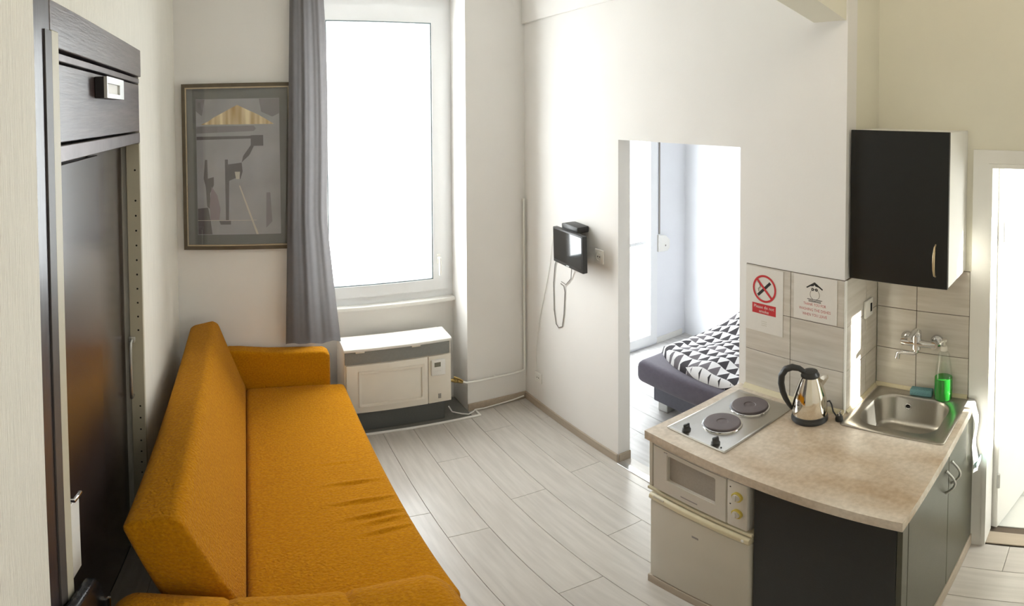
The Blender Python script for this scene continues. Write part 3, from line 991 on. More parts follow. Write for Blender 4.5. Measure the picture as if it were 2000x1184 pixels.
# gas pipe and valve
gp = thing('gas_pipe', 'thin white gas pipe rising in the corner beside the heater', 'pipe', (C - 0.03, B - 0.03, 0))
bm = new()
add_tube(bm, [(C - 0.022, B - 0.022, 1.56), (C - 0.022, B - 0.022, 0.30), (C - 0.024, B - 0.023, 0.262), (C - 0.045, B - 0.024, 0.252), (C - 0.10, B - 0.024, 0.252), (1.52, B - 0.024, 0.252), (1.478, B - 0.024, 0.254), (1.460, B - 0.012, 0.256), (1.440, B + 0.012, 0.262), (1.405, B + 0.020, 0.27)], 0.0085, 12)
obj('pipe', bm, 'white_paint', gp, 60)
bm = new()
add_lathe(bm, [(0, 1.55), (0.013, 1.553), (0.013, 1.568), (0, 1.571)], C - 0.022, B - 0.022, 14)
obj('end_cap', bm, 'white_paint', gp, 40)
obj('clip', add_tube(new(), [(C - 0.022, B - 0.022, 0.70), (C - 0.022, B - 0.002, 0.70)], 0.008, 8), 'white_paint', gp, 40)
obj('clip', add_tube(new(), [(1.70, B - 0.024, 0.252), (1.70, B - 0.001, 0.252)], 0.008, 8), 'white_paint', gp, 40)
bm = new()
add_tube(bm, [(1.452, B - 0.004, 0.258), (1.372, B + 0.026, 0.275)], 0.013, 12)
add_tube(bm, [(1.425, B + 0.008, 0.265), (1.420, B - 0.022, 0.280)], 0.011, 10)
add_tube(bm, [(1.395, B + 0.018, 0.30), (1.425, B - 0.026, 0.292), (1.440, B - 0.035, 0.280)], [0.006, 0.007, 0.006], 8)
add_lathe(bm, [(0, 0.255), (0.018, 0.258), (0.018, 0.285), (0, 0.288)], 1.405, B + 0.018, 6)
obj('valve', bm, 'brass', gp, 40)

# white cable on the floor
bm = new()
add_tube(bm, [(1.36, 3.50, 0.05), (1.375, 3.47, 0.012), (1.43, 3.42, 0.0085), (1.470, 3.395, 0.0085), (1.50, 3.400, 0.018), (1.535, 3.42, 0.022), (1.60, 3.428, 0.012), (1.72, 3.432, 0.016), (1.84, 3.434, 0.022), (1.93, 3.432, 0.035)], 0.0055, 10)
tag(obj('power_cable', bm, 'white_plastic', None, 60), 'white cable running from the heater along the skirting', 'cable')


# ---------------- sockets and switches
def socket(name, label, cat, y, z, w=0.082, two=False):
    s = thing(name, label, cat, (C - 0.001, y, z - w / 2))
    p = box('plate', C - 0.012, C - 0.0005, y - w / 2, y + w / 2, z - w / 2, z + w / 2, 'white_plastic', s, 0.003, 2)
    bm = new()
    add_lathe(bm, [(0.021, C - 0.0125), (0.0215, C - 0.0145), (0.024, C - 0.0145), (0.0245, C - 0.012)], y, z, 24, 'X')
    obj('ring', bm, 'white_plastic', p, 40)
    for dy in (-0.0095, 0.0095):
        obj('pin_hole', add_lathe(new(), [(0, C - 0.0128), (0.004, C - 0.0128), (0.004, C - 0.0118)], y + dy, z, 10, 'X'), 'hole_black', p)
    return s


socket('wall_socket', 'white wall socket between television and doorway', 'socket', 2.548, 1.338)
socket('wall_socket', 'white wall socket low near the room corner above the skirting', 'socket', 3.262, 0.262)
sw = thing('light_switch', 'white switch plate on the tiled pier above the sink', 'switch', (2.168, YN - 0.010, 1.29))
p = box('plate', 2.128, 2.205, YN - 0.022, YN - 0.0105, 1.292, 1.372, 'white_plastic', sw, 0.003, 2)
box('rocker', 2.176, 2.192, YN - 0.0245, YN - 0.0215, 1.312, 1.352, 'hole_black', p, 0.002, 1)

# ---------------- television
tv = thing('television', 'small black flat television on a bracket on the white wall', 'television', (1.86, 2.73, 1.24))
TX = 1.845


def tvt(bm):
    M = Matrix.Translation((TX, 2.73, 1.362)) @ Matrix.Rotation(math.radians(-3.6), 4, 'Z') @ Matrix.Rotation(math.radians(-1.4), 4, 'Y')
    return transform(bm, M)


cs = obj('casing', tvt(add_box(new(), 0, 0.034, -0.178, 0.178, -0.113, 0.108, 0.005, 2)), 'black_plastic', tv, 35)
bm = tvt(add_box(new(), -0.0012, 0.002, -0.166, 0.166, -0.092, 0.098))
obj('screen', bm, 'screen_black', tv)
bm = tvt(add_box(new(), -0.0018, 0.0, -0.02, 0.012, -0.107, -0.101))
obj('badge', bm, 'aluminium', tv)
bm = new()
add_box(bm, 1.880, C - 0.001, 2.69, 2.77, 1.30, 1.42, 0.004, 1)
obj('bracket', bm, 'black_plastic', tv)
bx = new()
add_prism(bx, [(2.66, 1.463), (2.83, 1.463), (2.835, 1.500), (2.80, 1.506), (2.66, 1.500)], 'X', 1.872, C - 0.001, 0.006, 2)
obj('top_box', bx, 'black_plastic', tv, 35)
bm = new()
add_tube(bm, [(1.93, 2.86, 1.32), (1.95, 2.99, 1.26), (C - 0.006, 3.04, 1.18), (C - 0.005, 3.06, 1.05), (C - 0.005, 3.055, 0.86), (C - 0.005, 3.03, 0.765), (C - 0.005, 3.0, 0.748), (C - 0.005, 2.955, 0.77), (C - 0.005, 2.935, 0.86), (C - 0.005, 2.922, 1.02), (C - 0.008, 2.93, 1.06), (C - 0.02, 2.95, 1.075)], 0.0032, 8)
add_tube(bm, [(1.93, 2.76, 1.30), (1.94, 2.82, 1.21), (C - 0.006, 2.85, 1.13), (C - 0.006, 2.91, 1.075), (C - 0.008, 2.96, 1.083)], 0.0028, 8)
obj('cable', bm, 'ink_grey', tv, 60)
bm = new()
add_tube(bm, [(1.93, 2.86, 1.36), (1.94, 3.03, 1.40), (C - 0.005, 3.08, 1.30), (C - 0.005, 3.10, 1.18), (C - 0.005, 3.14, 1.05), (C - 0.005, 3.24, 0.75), (C - 0.005, 3.30, 0.45), (C - 0.005, 3.285, 0.31)], 0.0022, 8)
obj('cable', bm, 'white_plastic', tv, 60)

# ---------------- bed
bd = thing('bed', 'low grey upholstered bed in the bedroom beyond the doorway', 'bed', (3.1, 2.2, 0))
bm = add_box(new(), 2.475, 3.80, 1.15, 2.82, 0.255, 0.432, 0.055, 5)
obj('mattress', bm, 'bed_upholstery', bd, 60)
bm = add_box(new(), 2.60, 3.75, 1.22, 2.76, 0.075, 0.258, 0.012, 2)
obj('base', bm, 'bed_base', bd, 35)
for x, y in ((2.66, 2.68), (3.68, 2.68), (2.66, 1.30), (3.68, 1.30)):
    box('foot', x - 0.045, x + 0.045, y - 0.045, y + 0.045, 0.0005, 0.076, 'aluminium', bd, 0.004, 1)
# duvet: thick wavy sheet with rounded front edge
bm = new()
gx, gy = 60, 70
g = []
for i in range(gx + 1):
    row = []
    for j in range(gy + 1):
        u, v = i / gx, j / gy
        y = 1.18 + (2.795 - 1.18) * v
        front = 2.575 + 0.035 * math.sin(5 * y) + 0.10 * max(0, (v - 0.80) / 0.2) ** 2 + 0.03 * max(0, 1 - v / 0.6)
        x = front + (3.78 - front) * u
        e = min(u * 1.2, (1 - v) * 1.62 * 0.9, v * 1.6)
        edge = max(0.0, min(1.0, e / 0.07))
        z = 0.436 + 0.052 * math.sqrt(max(0, 1 - (1 - edge) ** 2)) + edge * (0.012 * math.sin(7 * x + 3 * y) + 0.010 * math.sin(11 * y - 4 * x) + 0.006 * math.sin(23 * y + 9 * x))
        z += edge * 0.05 * max(0, min(1, (u - 0.45) / 0.4))
        row.append(bm.verts.new((x, y, z)))
    g.append(row)
for i in range(gx):
    for j in range(gy):
        bm.faces.new((g[i][j], g[i + 1][j], g[i + 1][j + 1], g[i][j + 1]))
loop = [g[i][0] for i in range(gx + 1)] + [g[gx][j] for j in range(1, gy + 1)] + [g[i][gy] for i in range(gx - 1, -1, -1)] + [g[0][j] for j in range(gy - 1, 0, -1)]
low = [bm.verts.new((v.co.x, v.co.y, 0.4335)) for v in loop]
n = len(loop)
for k in range(n):
    bm.faces.new((loop[k], loop[(k + 1) % n], low[(k + 1) % n], low[k]))
bmesh.ops.recalc_face_normals(bm, faces=bm.faces)
tag(obj('duvet', bm, 'triangle_print', None, 180), 'white duvet printed with dark grey triangles on the bed', 'duvet')

# roller shutter strap box
sb = thing('shutter_strap', 'white roller shutter strap box beside the balcony door', 'strap box', (3.56, 3.65, 0.90))
bm = add_prism(new(), [(3.488, 0.905), (3.60, 0.900), (3.632, 0.920), (3.636, 1.000), (3.585, 1.045), (3.488, 1.066)], 'Y', 3.630, 3.6595, 0.006, 2)
obj('case', bm, 'white_plastic', sb, 35)
box('strap', 3.508, 3.526, 3.6535, 3.6565, 1.067, 2.42, 'ink_grey', sb)
bm = new()
add_lathe(bm, [(0, 3.6285), (0.009, 3.629), (0.009, 3.6305)], 3.575, 0.955, 12, 'Y')
obj('screw', bm, 'ink_grey', sb)

# ================================================================== KITCHEN
WT0, WT1 = 0.866, 0.906      # worktop underside / top
XF, YW0, YW1 = 1.366, 0.487, 1.498
HX = (1.905, 2.215)           # sink cut-out x
HYs = (0.560, 0.905)          # sink cut-out y

# worktop (one continuous slab, sink cut out)
bm = add_cells(new(), [XF, HX[0], C - 0.001, HX[1], D - 0.011], [YW0, HYs[0], HYs[1], YN - 0.011, YW1],
               lambda i, j: not (i in (1, 2) and j == 1) and not (i >= 2 and j == 3), 'Z', WT0, WT1)
wt = tag(obj('worktop', bm, 'worktop_stone'), 'beige stone-look kitchen worktop carrying hob, kettle and sink', 'worktop')
bm = new()
add_prism(bm, [(C - 0.0105, WT1 + 0.0003), (C - 0.030, WT1 + 0.0003), (C - 0.014, WT1 + 0.020), (C - 0.0105, WT1 + 0.020)], 'Y', YN - 0.011, 1.462)
add_prism(bm, [(D - 0.0105, WT1 + 0.0003), (D - 0.026, WT1 + 0.0003), (D - 0.013, WT1 + 0.018), (D - 0.0105, WT1 + 0.018)], 'Y', 0.524, YN - 0.012)
add_prism(bm, [(YN - 0.0105, WT1 + 0.0003), (YN - 0.022, WT1 + 0.0003), (YN - 0.013, WT1 + 0.014), (YN - 0.0105, WT1 + 0.014)], 'X', C + 0.002, D - 0.027)
obj('wall_strip', bm, 'fridge_trim', wt, label='cream sealing strip along the tiles')

# base cabinet with dark end panel and two doors
cb = thing('sink_cabinet', 'dark sink cabinet with two olive-black doors and bow handles', 'cabinet', (1.85, 0.74, 0))
bm = add_box(new(), 1.41, D - 0.013, 0.535, 0.985 - 0.03, 0.075, 0.70)
obj('carcass', bm, 'dark_side', cb)
box('side_panel', 1.388, 1.408, 0.512, 0.999, 0.0, WT0 - 0.001, 'black_laminate', cb, 0.001, 1, label='wide matt black panel facing the sofa')
box('corner_post', 1.390, 1.436, 0.494, 0.5115, 0.082, WT0 - 0.001, 'door_olive', cb, 0.001, 1)
for x0, x1, hx in ((1.440, 1.872, 1.838), (1.876, D - 0.014, 1.912)):
    dd = box('door', x0, x1, 0.494, 0.512, 0.082, WT0 - 0.006, 'door_olive', cb, 0.0015, 1)
    bm = new()
    add_tube(bm, [(hx, 0.494, 0.800)] + [(hx, 0.494 - 0.034 * math.sin(PI * k / 10), 0.800 - 0.115 * k / 10) for k in range(1, 10)] + [(hx, 0.494, 0.685)], [0.006] + [0.0048] * 9 + [0.006], 10)
    obj('handle', bm, 'aluminium', dd, 60)
box('plinth', 1.40, D - 0.013, 0.489, 0.502, 0.0003, 0.078, 'skirting', cb, 0.002, 1, label='beige plinth board under the doors')

# housing for fridge and microwave
sh = thing('appliance_housing', 'white side panel and shelf holding the microwave above the fridge', 'shelf unit', (1.66, 1.25, 0))
box('side_panel', 1.388, C - 0.012, 1.478, 1.494, 0.612, WT0 - 0.001, 'fridge_enamel', sh, 0.001, 1)
box('shelf_board', 1.378, C - 0.012, 1.001, 1.494, 0.598, 0.611, 'fridge_trim', sh, 0.001, 1)
box('plinth_board', 1.372, 1.388, 1.001, 1.486, 0.0003, 0.052, 'skirting', sh, 0.002, 1, label='beige plinth board on the floor before the fridge')
box('back_post', C - 0.06, C - 0.013, 1.478, 1.494, 0.0, 0.5975, 'fridge_enamel', sh)

# fridge
fg = thing('mini_fridge', 'small cream fridge built in under the microwave', 'fridge', (1.66, 1.24, 0))
box('cabinet', 1.412, C - 0.08, 1.008, 1.474, 0.054, 0.585, 'fridge_enamel', fg, 0.006, 2)
bm = new()
prof = []
fd = box('door', 1.374, 1.408, 1.006, 1.476, 0.056, 0.553, 'fridge_enamel', fg, 0.008, 3)
bm = add_prism(new(), [(1.372, 0.554), (1.366, 0.562), (1.368, 0.580), (1.378, 0.588), (1.408, 0.588), (1.408, 0.554)], 'Y', 1.006, 1.476, 0.003, 2)
dt = obj('door_cap', bm, 'fridge_trim', fg, 35, label='cream grip strip along the top of the fridge door')
box('grip', 1.3665, 1.372, 1.395, 1.452, 0.574, 0.584, 'fridge_enamel', dt, 0.002, 1)
bm = add_lathe(new(), [(0, 1.3655), (0.006, 1.3655), (0.007, 1.369)], 1.030, 0.572, 12, 'X')
obj('hinge_cap', bm, 'white_plastic', dt, 40)
bm = new()
add_box(bm, 1.3730, 1.3742, 1.228, 1.258, 0.452, 0.462)
obj('badge', bm, 'ink_grey', fd)
for y in (1.05, 1.43):
    for x in (1.46, 1.82):
        box('foot', x - 0.02, x + 0.02, y - 0.02, y + 0.02, 0, 0.053, 'black_plastic', fg)

# microwave
mw = thing('microwave', 'white built-in microwave with two gold-ringed knobs under the worktop', 'microwave', (1.6, 1.23, 0.6115))
box('body', 1.394, 1.78, 1.020, 1.462, 0.6118, 0.848, 'micro_white', mw, 0.004, 2)
bm = add_cells(new(), [1.104, 1.157, 1.384, 1.462], [0.622, 0.698, 0.8245, 0.852], lambda i, j: not (i == 1 and j == 1), 'X', 1.376, 1.3935)
bmesh.ops.bevel(bm, geom=[e for e in bm.edges if len(e.link_faces) == 2 and e.calc_face_angle(0) > 1], offset=0.004, segments=2, affect='EDGES')
md = obj('door', bm, 'micro_white', mw, 40)
box('window', 1.3885, 1.3935, 1.1575, 1.3835, 0.6985, 0.824, 'micro_glass', md)
bm = new()
for k in range(2):
    box('print_mark', 1.3752, 1.3762, 1.385 + 0.010 * k, 1.392 + 0.010 * k, 0.836, 0.8395, 'ink_grey', md)
box('maker_mark', 1.3752, 1.3762, 1.236, 1.316, 0.648, 0.6535, 'ink_grey', md)
cp = box('control_panel', 1.376, 1.3935, 1.018, 1.1025, 0.622, 0.852, 'micro_white', mw, 0.005, 2)
for z in (0.787, 0.702):
    bm = add_lathe(new(), [(0.021, 1.3762), (0.0215, 1.366), (0.019, 1.364), (0.015, 1.3655)], 1.056, z, 28, 'X')
    kb = obj('knob', bm, 'gold_knob', cp, 40, label='gold-ringed knob')
    bm = new()
    add_lathe(bm, [(0.0155, 1.3665), (0.0150, 1.3610), (0, 1.3600)], 1.056, z, 24, 'X')
    add_box(bm, 1.3560, 1.3625, 1.0535, 1.0585, z - 0.013, z + 0.013, 0.001, 1)
    obj('knob_face', bm, 'micro_white', kb, 40)
    bm = add_lathe(new(), [(0, 1.3752), (0.003, 1.3752), (0.003, 1.3765)], 1.088, z + 0.035, 10, 'X')
    obj('mark', bm, 'ink_black', cp)
box('foot', 1.42, 1.44, 1.06, 1.42, 0.6112, 0.6119, 'black_plastic', mw)

# hob
hb_ = thing('hob', 'stainless two-plate electric hob set into the worktop', 'hob', (1.67, 1.31, WT1))
bm = new()
pts = rounded_rect(1.440, 1.898, 1.166, 1.456, 0.008, 4)
pin = rounded_rect(1.446, 1.892, 1.172, 1.450, 0.008, 4)
pin2 = rounded_rect(1.456, 1.882, 1.182, 1.440, 0.008, 4)
rings = [[bm.verts.new((x, y, z)) for x, y in P] for P, z in ((pts, WT1 + 0.0004), (pts, WT1 + 0.004), (pin, WT1 + 0.007), (pin2, WT1 + 0.0045))]
nn = len(pts)
for a, b in zip(rings, rings[1:]):
    for k in range(nn):
        bm.faces.new((a[k], a[(k + 1) % nn], b[(k + 1) % nn], b[k]))
bm.faces.new(rings[-1])
bm.faces.new(rings[0][::-1])
bmesh.ops.recalc_face_normals(bm, faces=bm.faces)
pl = obj('plate', bm, 'brushed_steel', hb_, 30)
for cx, cy, r in ((1.606, 1.313, 0.0725), (1.790, 1.316, 0.0775)):
    z0 = WT1 + 0.0047
    bm = add_lathe(new(), [(r + 0.008, z0), (r + 0.007, z0 + 0.004), (r + 0.001, z0 + 0.005), (r, z0 + 0.001)], cx, cy, 40)
    rg = obj('trim_ring', bm, 'chrome', hb_, 40)
    bm = add_lathe(new(), [(r - 0.0005, z0), (r - 0.0005, z0 + 0.011), (r - 0.004, z0 + 0.0135), (r * 0.6, z0 + 0.0135), (r * 0.33, z0 + 0.013), (r * 0.30, z0 + 0.011), (0.006, z0 + 0.0105), (0, z0 + 0.012)], cx, cy, 40)
    obj('hotplate', bm, 'hotplate', hb_, 30)
for cx, cy in ((1.478, 1.384), (1.474, 1.236)):
    z0 = WT1 + 0.0048
    bm = new()
    add_lathe(bm, [(0.017, z0), (0.017, z0 + 0.006), (0.0135, z0 + 0.010), (0.0125, z0 + 0.022), (0, z0 + 0.023)], cx, cy, 20)
    add_box(bm, cx - 0.014, cx + 0.014, cy - 0.004, cy + 0.004, z0 + 0.008, z0 + 0.028, 0.002, 2)
    obj('knob', bm, 'black_plastic', hb_, 40)
bm = add_lathe(new(), [(0.003, WT1 + 0.0046), (0.003, WT1 + 0.0065), (0, WT1 + 0.007)], 1.452 + 0.01, 1.200, 10)
obj('lamp', bm, 'hole_black', hb_)

# kettle
KX, KY = 1.850, 1.062
kt = thing('kettle', 'polished steel electric kettle with black handle between hob and sink', 'kettle', (KX, KY, WT1))
zb = WT1
bm = add_lathe(new(), [(0, zb + 0.0005), (0.071, zb + 0.0005), (0.075, zb + 0.006), (0.074, zb + 0.016), (0.0725, zb + 0.018), (0.072, zb + 0.030), (0.069, zb + 0.033), (0, zb + 0.033)], KX, KY, 40)
obj('base', bm, 'black_plastic', kt, 35)
prof = []
for k in range(19):
    t = k / 18
    r = 0.0705 - 0.034 * (t ** 1.7)
    prof.append((r + 0.0035 * math.sin(PI * t), zb + 0.0335 + 0.172 * t))
bm = add_lathe(new(), [(0, zb + 0.0335)] + prof + [(0.036, zb + 0.2075), (0, zb + 0.2075)], KX, KY, 48)
bo = obj('body', bm, 'kettle_steel', kt, 40)
bm = add_lathe(new(), [(0.0375, zb + 0.2055), (0.0385, zb + 0.210), (0.0365, zb + 0.216), (0.033, zb + 0.220), (0.030, zb + 0.229), (0.015, zb + 0.233), (0, zb + 0.234)], KX, KY, 36)
obj('lid', bm, 'black_plastic', kt, 40)
hdv = Vector((-0.495, 0.869, 0))


def kpt(d, z):
    return (KX + hdv.x * d, KY + hdv.y * d, zb + z)


hpts = [(0.020, 0.222), (0.045, 0.240), (0.072, 0.245), (0.098, 0.235), (0.114, 0.208), (0.116, 0.170), (0.109, 0.130), (0.098, 0.098), (0.084, 0.070), (0.072, 0.048)]
bm = new()
add_tube(bm, [kpt(*p) for p in hpts], [0.013, 0.016, 0.0185, 0.0195, 0.0195, 0.0185, 0.017, 0.015, 0.013, 0.009], 14, True, 0.72)
obj('handle', bm, 'black_plastic', kt, 60)
sd = Vector((0.60, -0.80, 0))
bm = new()
sp_ = [(0.030, 0.150), (0.052, 0.176), (0.072, 0.197)]
side = Vector((0.80, 0.60, 0))
rings = []
for (d, z), w, h in zip(sp_, (0.022, 0.020, 0.008), (0.020, 0.018, 0.006)):
    c0 = Vector((KX, KY, zb)) + sd * d + Vector((0, 0, z))
    rings.append([bm.verts.new(c0 + side * w + Vector((0, 0, h))), bm.verts.new(c0 - Vector((0, 0, h)) + sd * 0.002), bm.verts.new(c0 - side * w + Vector((0, 0, h)))])
for a, b in zip(rings, rings[1:]):
    for k in range(3):
        bm.faces.new((a[k], a[(k + 1) % 3], b[(k + 1) % 3], b[k]))
bm.faces.new(rings[-1])
bm.faces.new(rings[0])
bmesh.ops.recalc_face_normals(bm, faces=bm.faces)
obj('spout', bm, 'kettle_steel', kt, 30)

# kettle plug with cord
pg = thing('power_plug', 'black plug and cord lying beside the kettle', 'plug', (1.892, 0.950, WT1))
bm = new()
add_lathe(bm, [(0, WT1 + 0.0005), (0.015, WT1 + 0.001), (0.0165, WT1 + 0.010), (0.014, WT1 + 0.024), (0.010, WT1 + 0.030), (0, WT1 + 0.031)], 1.890, 0.950, 18)
obj('body', bm, 'black_plastic', pg, 50)
for dx in (-0.007, 0.007):
    obj('pin', add_tube(new(), [(1.890 + dx, 0.950 + dx * 0.5, WT1 + 0.028), (1.890 + dx * 1.3, 0.948, WT1 + 0.047)], 0.0024, 8), 'chrome', pg, 50)
bm = new()
add_tube(bm, [(1.893, 0.962, WT1 + 0.016), (1.905, 0.985, WT1 + 0.03), (1.918, 1.00, WT1 + 0.055), (1.930, 1.015, WT1 + 0.062), (1.937, 1.04, WT1 + 0.045), (1.938, 1.075, WT1 + 0.030), (1.936, 1.115, WT1 + 0.027), (1.92, 1.15, WT1 + 0.0060)], 0.0034, 8)
obj('cord', bm, 'black_plastic', pg, 60)

# sink
sk = thing('sink', 'square stainless steel kitchen sink in the niche', 'sink', (2.07, 0.73, WT1))
SX0, SX1, SY0_, SY1_ = 1.862, 2.262, 0.512, 0.936
loops = [
    (SX0, SX1, SY0_, SY1_, 0.012, WT1 + 0.0006), (SX0, SX1, SY0_, SY1_, 0.012, WT1 + 0.004), (SX0 + 0.006, SX1 - 0.006, SY0_ + 0.006, SY1_ - 0.006, 0.012, WT1 + 0.0075),
    (SX0 + 0.016, SX1 - 0.016, SY0_ + 0.016, SY1_ - 0.016, 0.012, WT1 + 0.0045),
    (1.910, 2.210, 0.566, 0.900, 0.085, WT1 + 0.0045), (1.913, 2.207, 0.569, 0.897, 0.083, WT1 + 0.001), (1.916, 2.203, 0.573, 0.893, 0.080, WT1 - 0.012),
    (1.925, 2.194, 0.583, 0.884, 0.074, WT1 - 0.115), (1.935, 2.184, 0.594, 0.874, 0.066, WT1 - 0.132), (1.952, 2.168, 0.612, 0.856, 0.055, WT1 - 0.138),
    (2.03, 2.09, 0.70, 0.77, 0.025, WT1 - 0.142)]
bm = new()
rings = [[bm.verts.new((x, y, z)) for x, y in rounded_rect(x0, x1, y0, y1, r, 8)] for x0, x1, y0, y1, r, z in loops]
nn = len(rings[0])
for a, b in zip(rings, rings[1:]):
    for k in range(nn):
        bm.faces.new((a[k], a[(k + 1) % nn], b[(k + 1) % nn], b[k]))
bm.faces.new(rings[-1])
bmesh.ops.recalc_face_normals(bm, faces=bm.faces)
if sum(f.normal.z * f.calc_area() for f in bm.faces) < 0:
    bmesh.ops.reverse_faces(bm, faces=bm.faces[:])
obj('basin', bm, 'sink_steel', sk, 50)
bm = add_lathe(new(), [(0.034, WT1 - 0.1415), (0.034, WT1 - 0.138), (0.026, WT1 - 0.1375), (0.020, WT1 - 0.141), (0, WT1 - 0.141)], 2.06, 0.735, 28)
obj('drain', bm, 'chrome', sk, 40)
bm = new()
add_tube(bm, [(2.1945, 0.768 + 0.013 * math.cos(a), WT1 - 0.042 + 0.013 * math.sin(a)) for a in [2 * PI * k / 20 for k in range(21)]], 0.0035, 8, False)
ov = obj('overflow', bm, 'chrome', sk, 60)
bm = add_lathe(new(), [(0.011, 2.1945), (0.004, 2.193), (0, 2.193)], 0.768, WT1 - 0.042, 16, 'X')
obj('overflow_hole', bm, 'hole_black', ov)

# wall tap
tp = thing('wall_tap', 'chrome wall-mounted mixer tap above the sink', 'tap', (D - 0.01, 0.745, 1.12))
for y in (0.805, 0.665):
    bm = add_lathe(new(), [(0.030, D - 0.0102), (0.030, D - 0.016), (0.024, D - 0.026), (0.013, D - 0.030), (0.012, D - 0.055), (0.0165, D - 0.057), (0.0165, D - 0.075), (0, D - 0.076)], y, 1.178, 24, 'X')
    obj('rosette', bm, 'chrome', tp, 40)
bm = new()
add_tube(bm, [(D - 0.066, 0.812, 1.178), (D - 0.066, 0.775, 1.178), (D - 0.066, 0.745, 1.180), (D - 0.066, 0.710, 1.178), (D - 0.066, 0.658, 1.178)], [0.016, 0.019, 0.021, 0.017, 0.014], 16)
add_tube(bm, [(D - 0.066, 0.745, 1.150), (D - 0.066, 0.745, 1.215)], [0.020, 0.022], 18)
obj('body', bm, 'chrome', tp, 40)
bm = new()
add_tube(bm, [(D - 0.062, 0.745, 1.216), (D - 0.064, 0.745, 1.226), (D - 0.075, 0.745, 1.238)], [0.021, 0.021, 0.015], 16)
add_tube(bm, [(D - 0.070, 0.745, 1.236), (D - 0.115, 0.745, 1.243), (D - 0.165, 0.745, 1.232)], [0.010, 0.009, 0.007], 10, True, 1.6)
obj('lever', bm, 'chrome', tp, 40)
bm = new()
add_tube(bm, [(D - 0.066, 0.745, 1.152), (D - 0.068, 0.745, 1.136), (D - 0.072, 0.755, 1.128), (D - 0.080, 0.780, 1.130), (D - 0.092, 0.808, 1.134), (D - 0.096, 0.818, 1.129), (D - 0.098, 0.822, 1.106)], [0.013, 0.011, 0.010, 0.010, 0.010, 0.011, 0.012], 14)
obj('spout', bm, 'chrome', tp, 40)

# soap bottle
SBX, SBY = 2.236, 0.622
so = thing('soap_bottle', 'clear pump bottle half full of green dish soap', 'bottle', (SBX, SBY, WT1 + 0.005))
z0 = WT1 + 0.0052
bm = add_lathe(new(), [(0, z0), (0.036, z0), (0.0395, z0 + 0.005), (0.0405, z0 + 0.05), (0.0400, z0 + 0.105), (0.034, z0 + 0.165), (0.027, z0 + 0.205), (0.0265, z0 + 0.225), (0.021, z0 + 0.235), (0.013, z0 + 0.240), (0.013, z0 + 0.255), (0, z0 + 0.255)], SBX, SBY, 36)
obj('bottle', bm, 'bottle_clear', so, 50)
bm = add_lathe(new(), [(0, z0 + 0.0025), (0.0345, z0 + 0.0025), (0.038, z0 + 0.007), (0.0390, z0 + 0.05), (0.0386, z0 + 0.104), (0.038, z0 + 0.1125), (0, z0 + 0.1125)], SBX, SBY, 36)
obj('soap', bm, 'soap_green', so, 50)
bm = add_lathe(new(), [(0.0145, z0 + 0.243), (0.0155, z0 + 0.258), (0.013, z0 + 0.266), (0.005, z0 + 0.268), (0.0045, z0 + 0.285), (0.011, z0 + 0.286), (0.011, z0 + 0.296), (0, z0 + 0.298)], SBX, SBY, 20)
add_tube(bm, [(SBX, SBY, z0 + 0.291), (SBX - 0.022, SBY + 0.008, z0 + 0.291), (SBX - 0.030, SBY + 0.011, z0 + 0.284)], [0.006, 0.005, 0.004], 10)
obj('pump', bm, 'pump_white', so, 40)
# sponge
bm = add_box(new(), -0.020, 0.020, -0.050, 0.050, 0, 0.032, 0.006, 3)
transform(bm, Matrix.Translation((2.240, 0.722, WT1 + 0.006)) @ Matrix.Rotation(math.radians(4), 4, 'Z'))
tag(obj('sponge', bm, 'sponge_blue', None, 50), 'grey-blue sponge lying beside the soap bottle', 'sponge')

# hand towel over the worktop's right end
tw = thing('hand_towel', 'white cloth hanging over the worktop edge beside the bathroom door', 'towel', (2.25, 0.478, 0.53))
bm = new()
rows = []
path = [(0.515, 0.9125), (0.500, 0.9130), (0.487, 0.9125), (0.480, 0.905), (0.478, 0.88)] + [(0.474 - 0.006 * math.sin(k), 0.88 - 0.037 * k) for k in range(1, 10)]
for j, (y, z) in enumerate(path):
    row = []
    t = j / (len(path) - 1)
    for i in range(15):
        s = i / 14
        x = 2.268 - (0.085 + 0.012 * t) * (1 - s) + 0.02 * t * s * 0
        yy = y - (0.010 * max(0, t - 0.25)) * (1 + math.sin(9 * s + 4 * t))
        row.append(bm.verts.new((x, yy, z + 0.008 * t * math.sin(6 * s))))
    rows.append(row)
for a, b in zip(rows, rows[1:]):
    for i in range(14):
        bm.faces.new((a[i], a[i + 1], b[i + 1], b[i]))
bmesh.ops.solidify(bm, geom=bm.faces[:], thickness=0.004)
obj('cloth', bm, 'towel_white', tw, 180)
bm = new()
add_box(bm, 2.176, 2.264, 0.4535, 0.4560, 0.580, 0.612)
obj('stripe', bm, 'towel_teal', tw, label='pale teal stripe of the cloth')

# wall cabinet
uc = thing('wall_cabinet', 'black-fronted wall cabinet with white side hanging above the sink', 'cabinet', (2.13, 0.755, 1.515))
UX, UZ0, UZ1, UY0, UY1 = 1.984, 1.518, 2.107, 0.545, YN - 0.012
box('carcass', UX + 0.019, D - 0.001, UY0, UY1, UZ0 + 0.001, UZ1 - 0.001, 'white_paint', uc, 0.001, 1)
ud = box('door', UX, UX + 0.0178, UY0 - 0.001, UY1 + 0.002, UZ0, UZ1, 'black_laminate', uc, 0.0015, 1)
bm = new()
add_tube(bm, [(UX, 0.592, 1.690), (UX - 0.016, 0.592, 1.682), (UX - 0.026, 0.592, 1.655), (UX - 0.029, 0.592, 1.628), (UX - 0.026, 0.592, 1.60), (UX - 0.016, 0.592, 1.574), (UX, 0.592, 1.566)], [0.003, 0.004, 0.0052, 0.0058, 0.0052, 0.004, 0.003], 10)
obj('handle', bm, 'handle_brass', ud, 60, label='slim brass bow handle')

# ================================================================== NOTICES
XW = C - 0.0104         # tile face


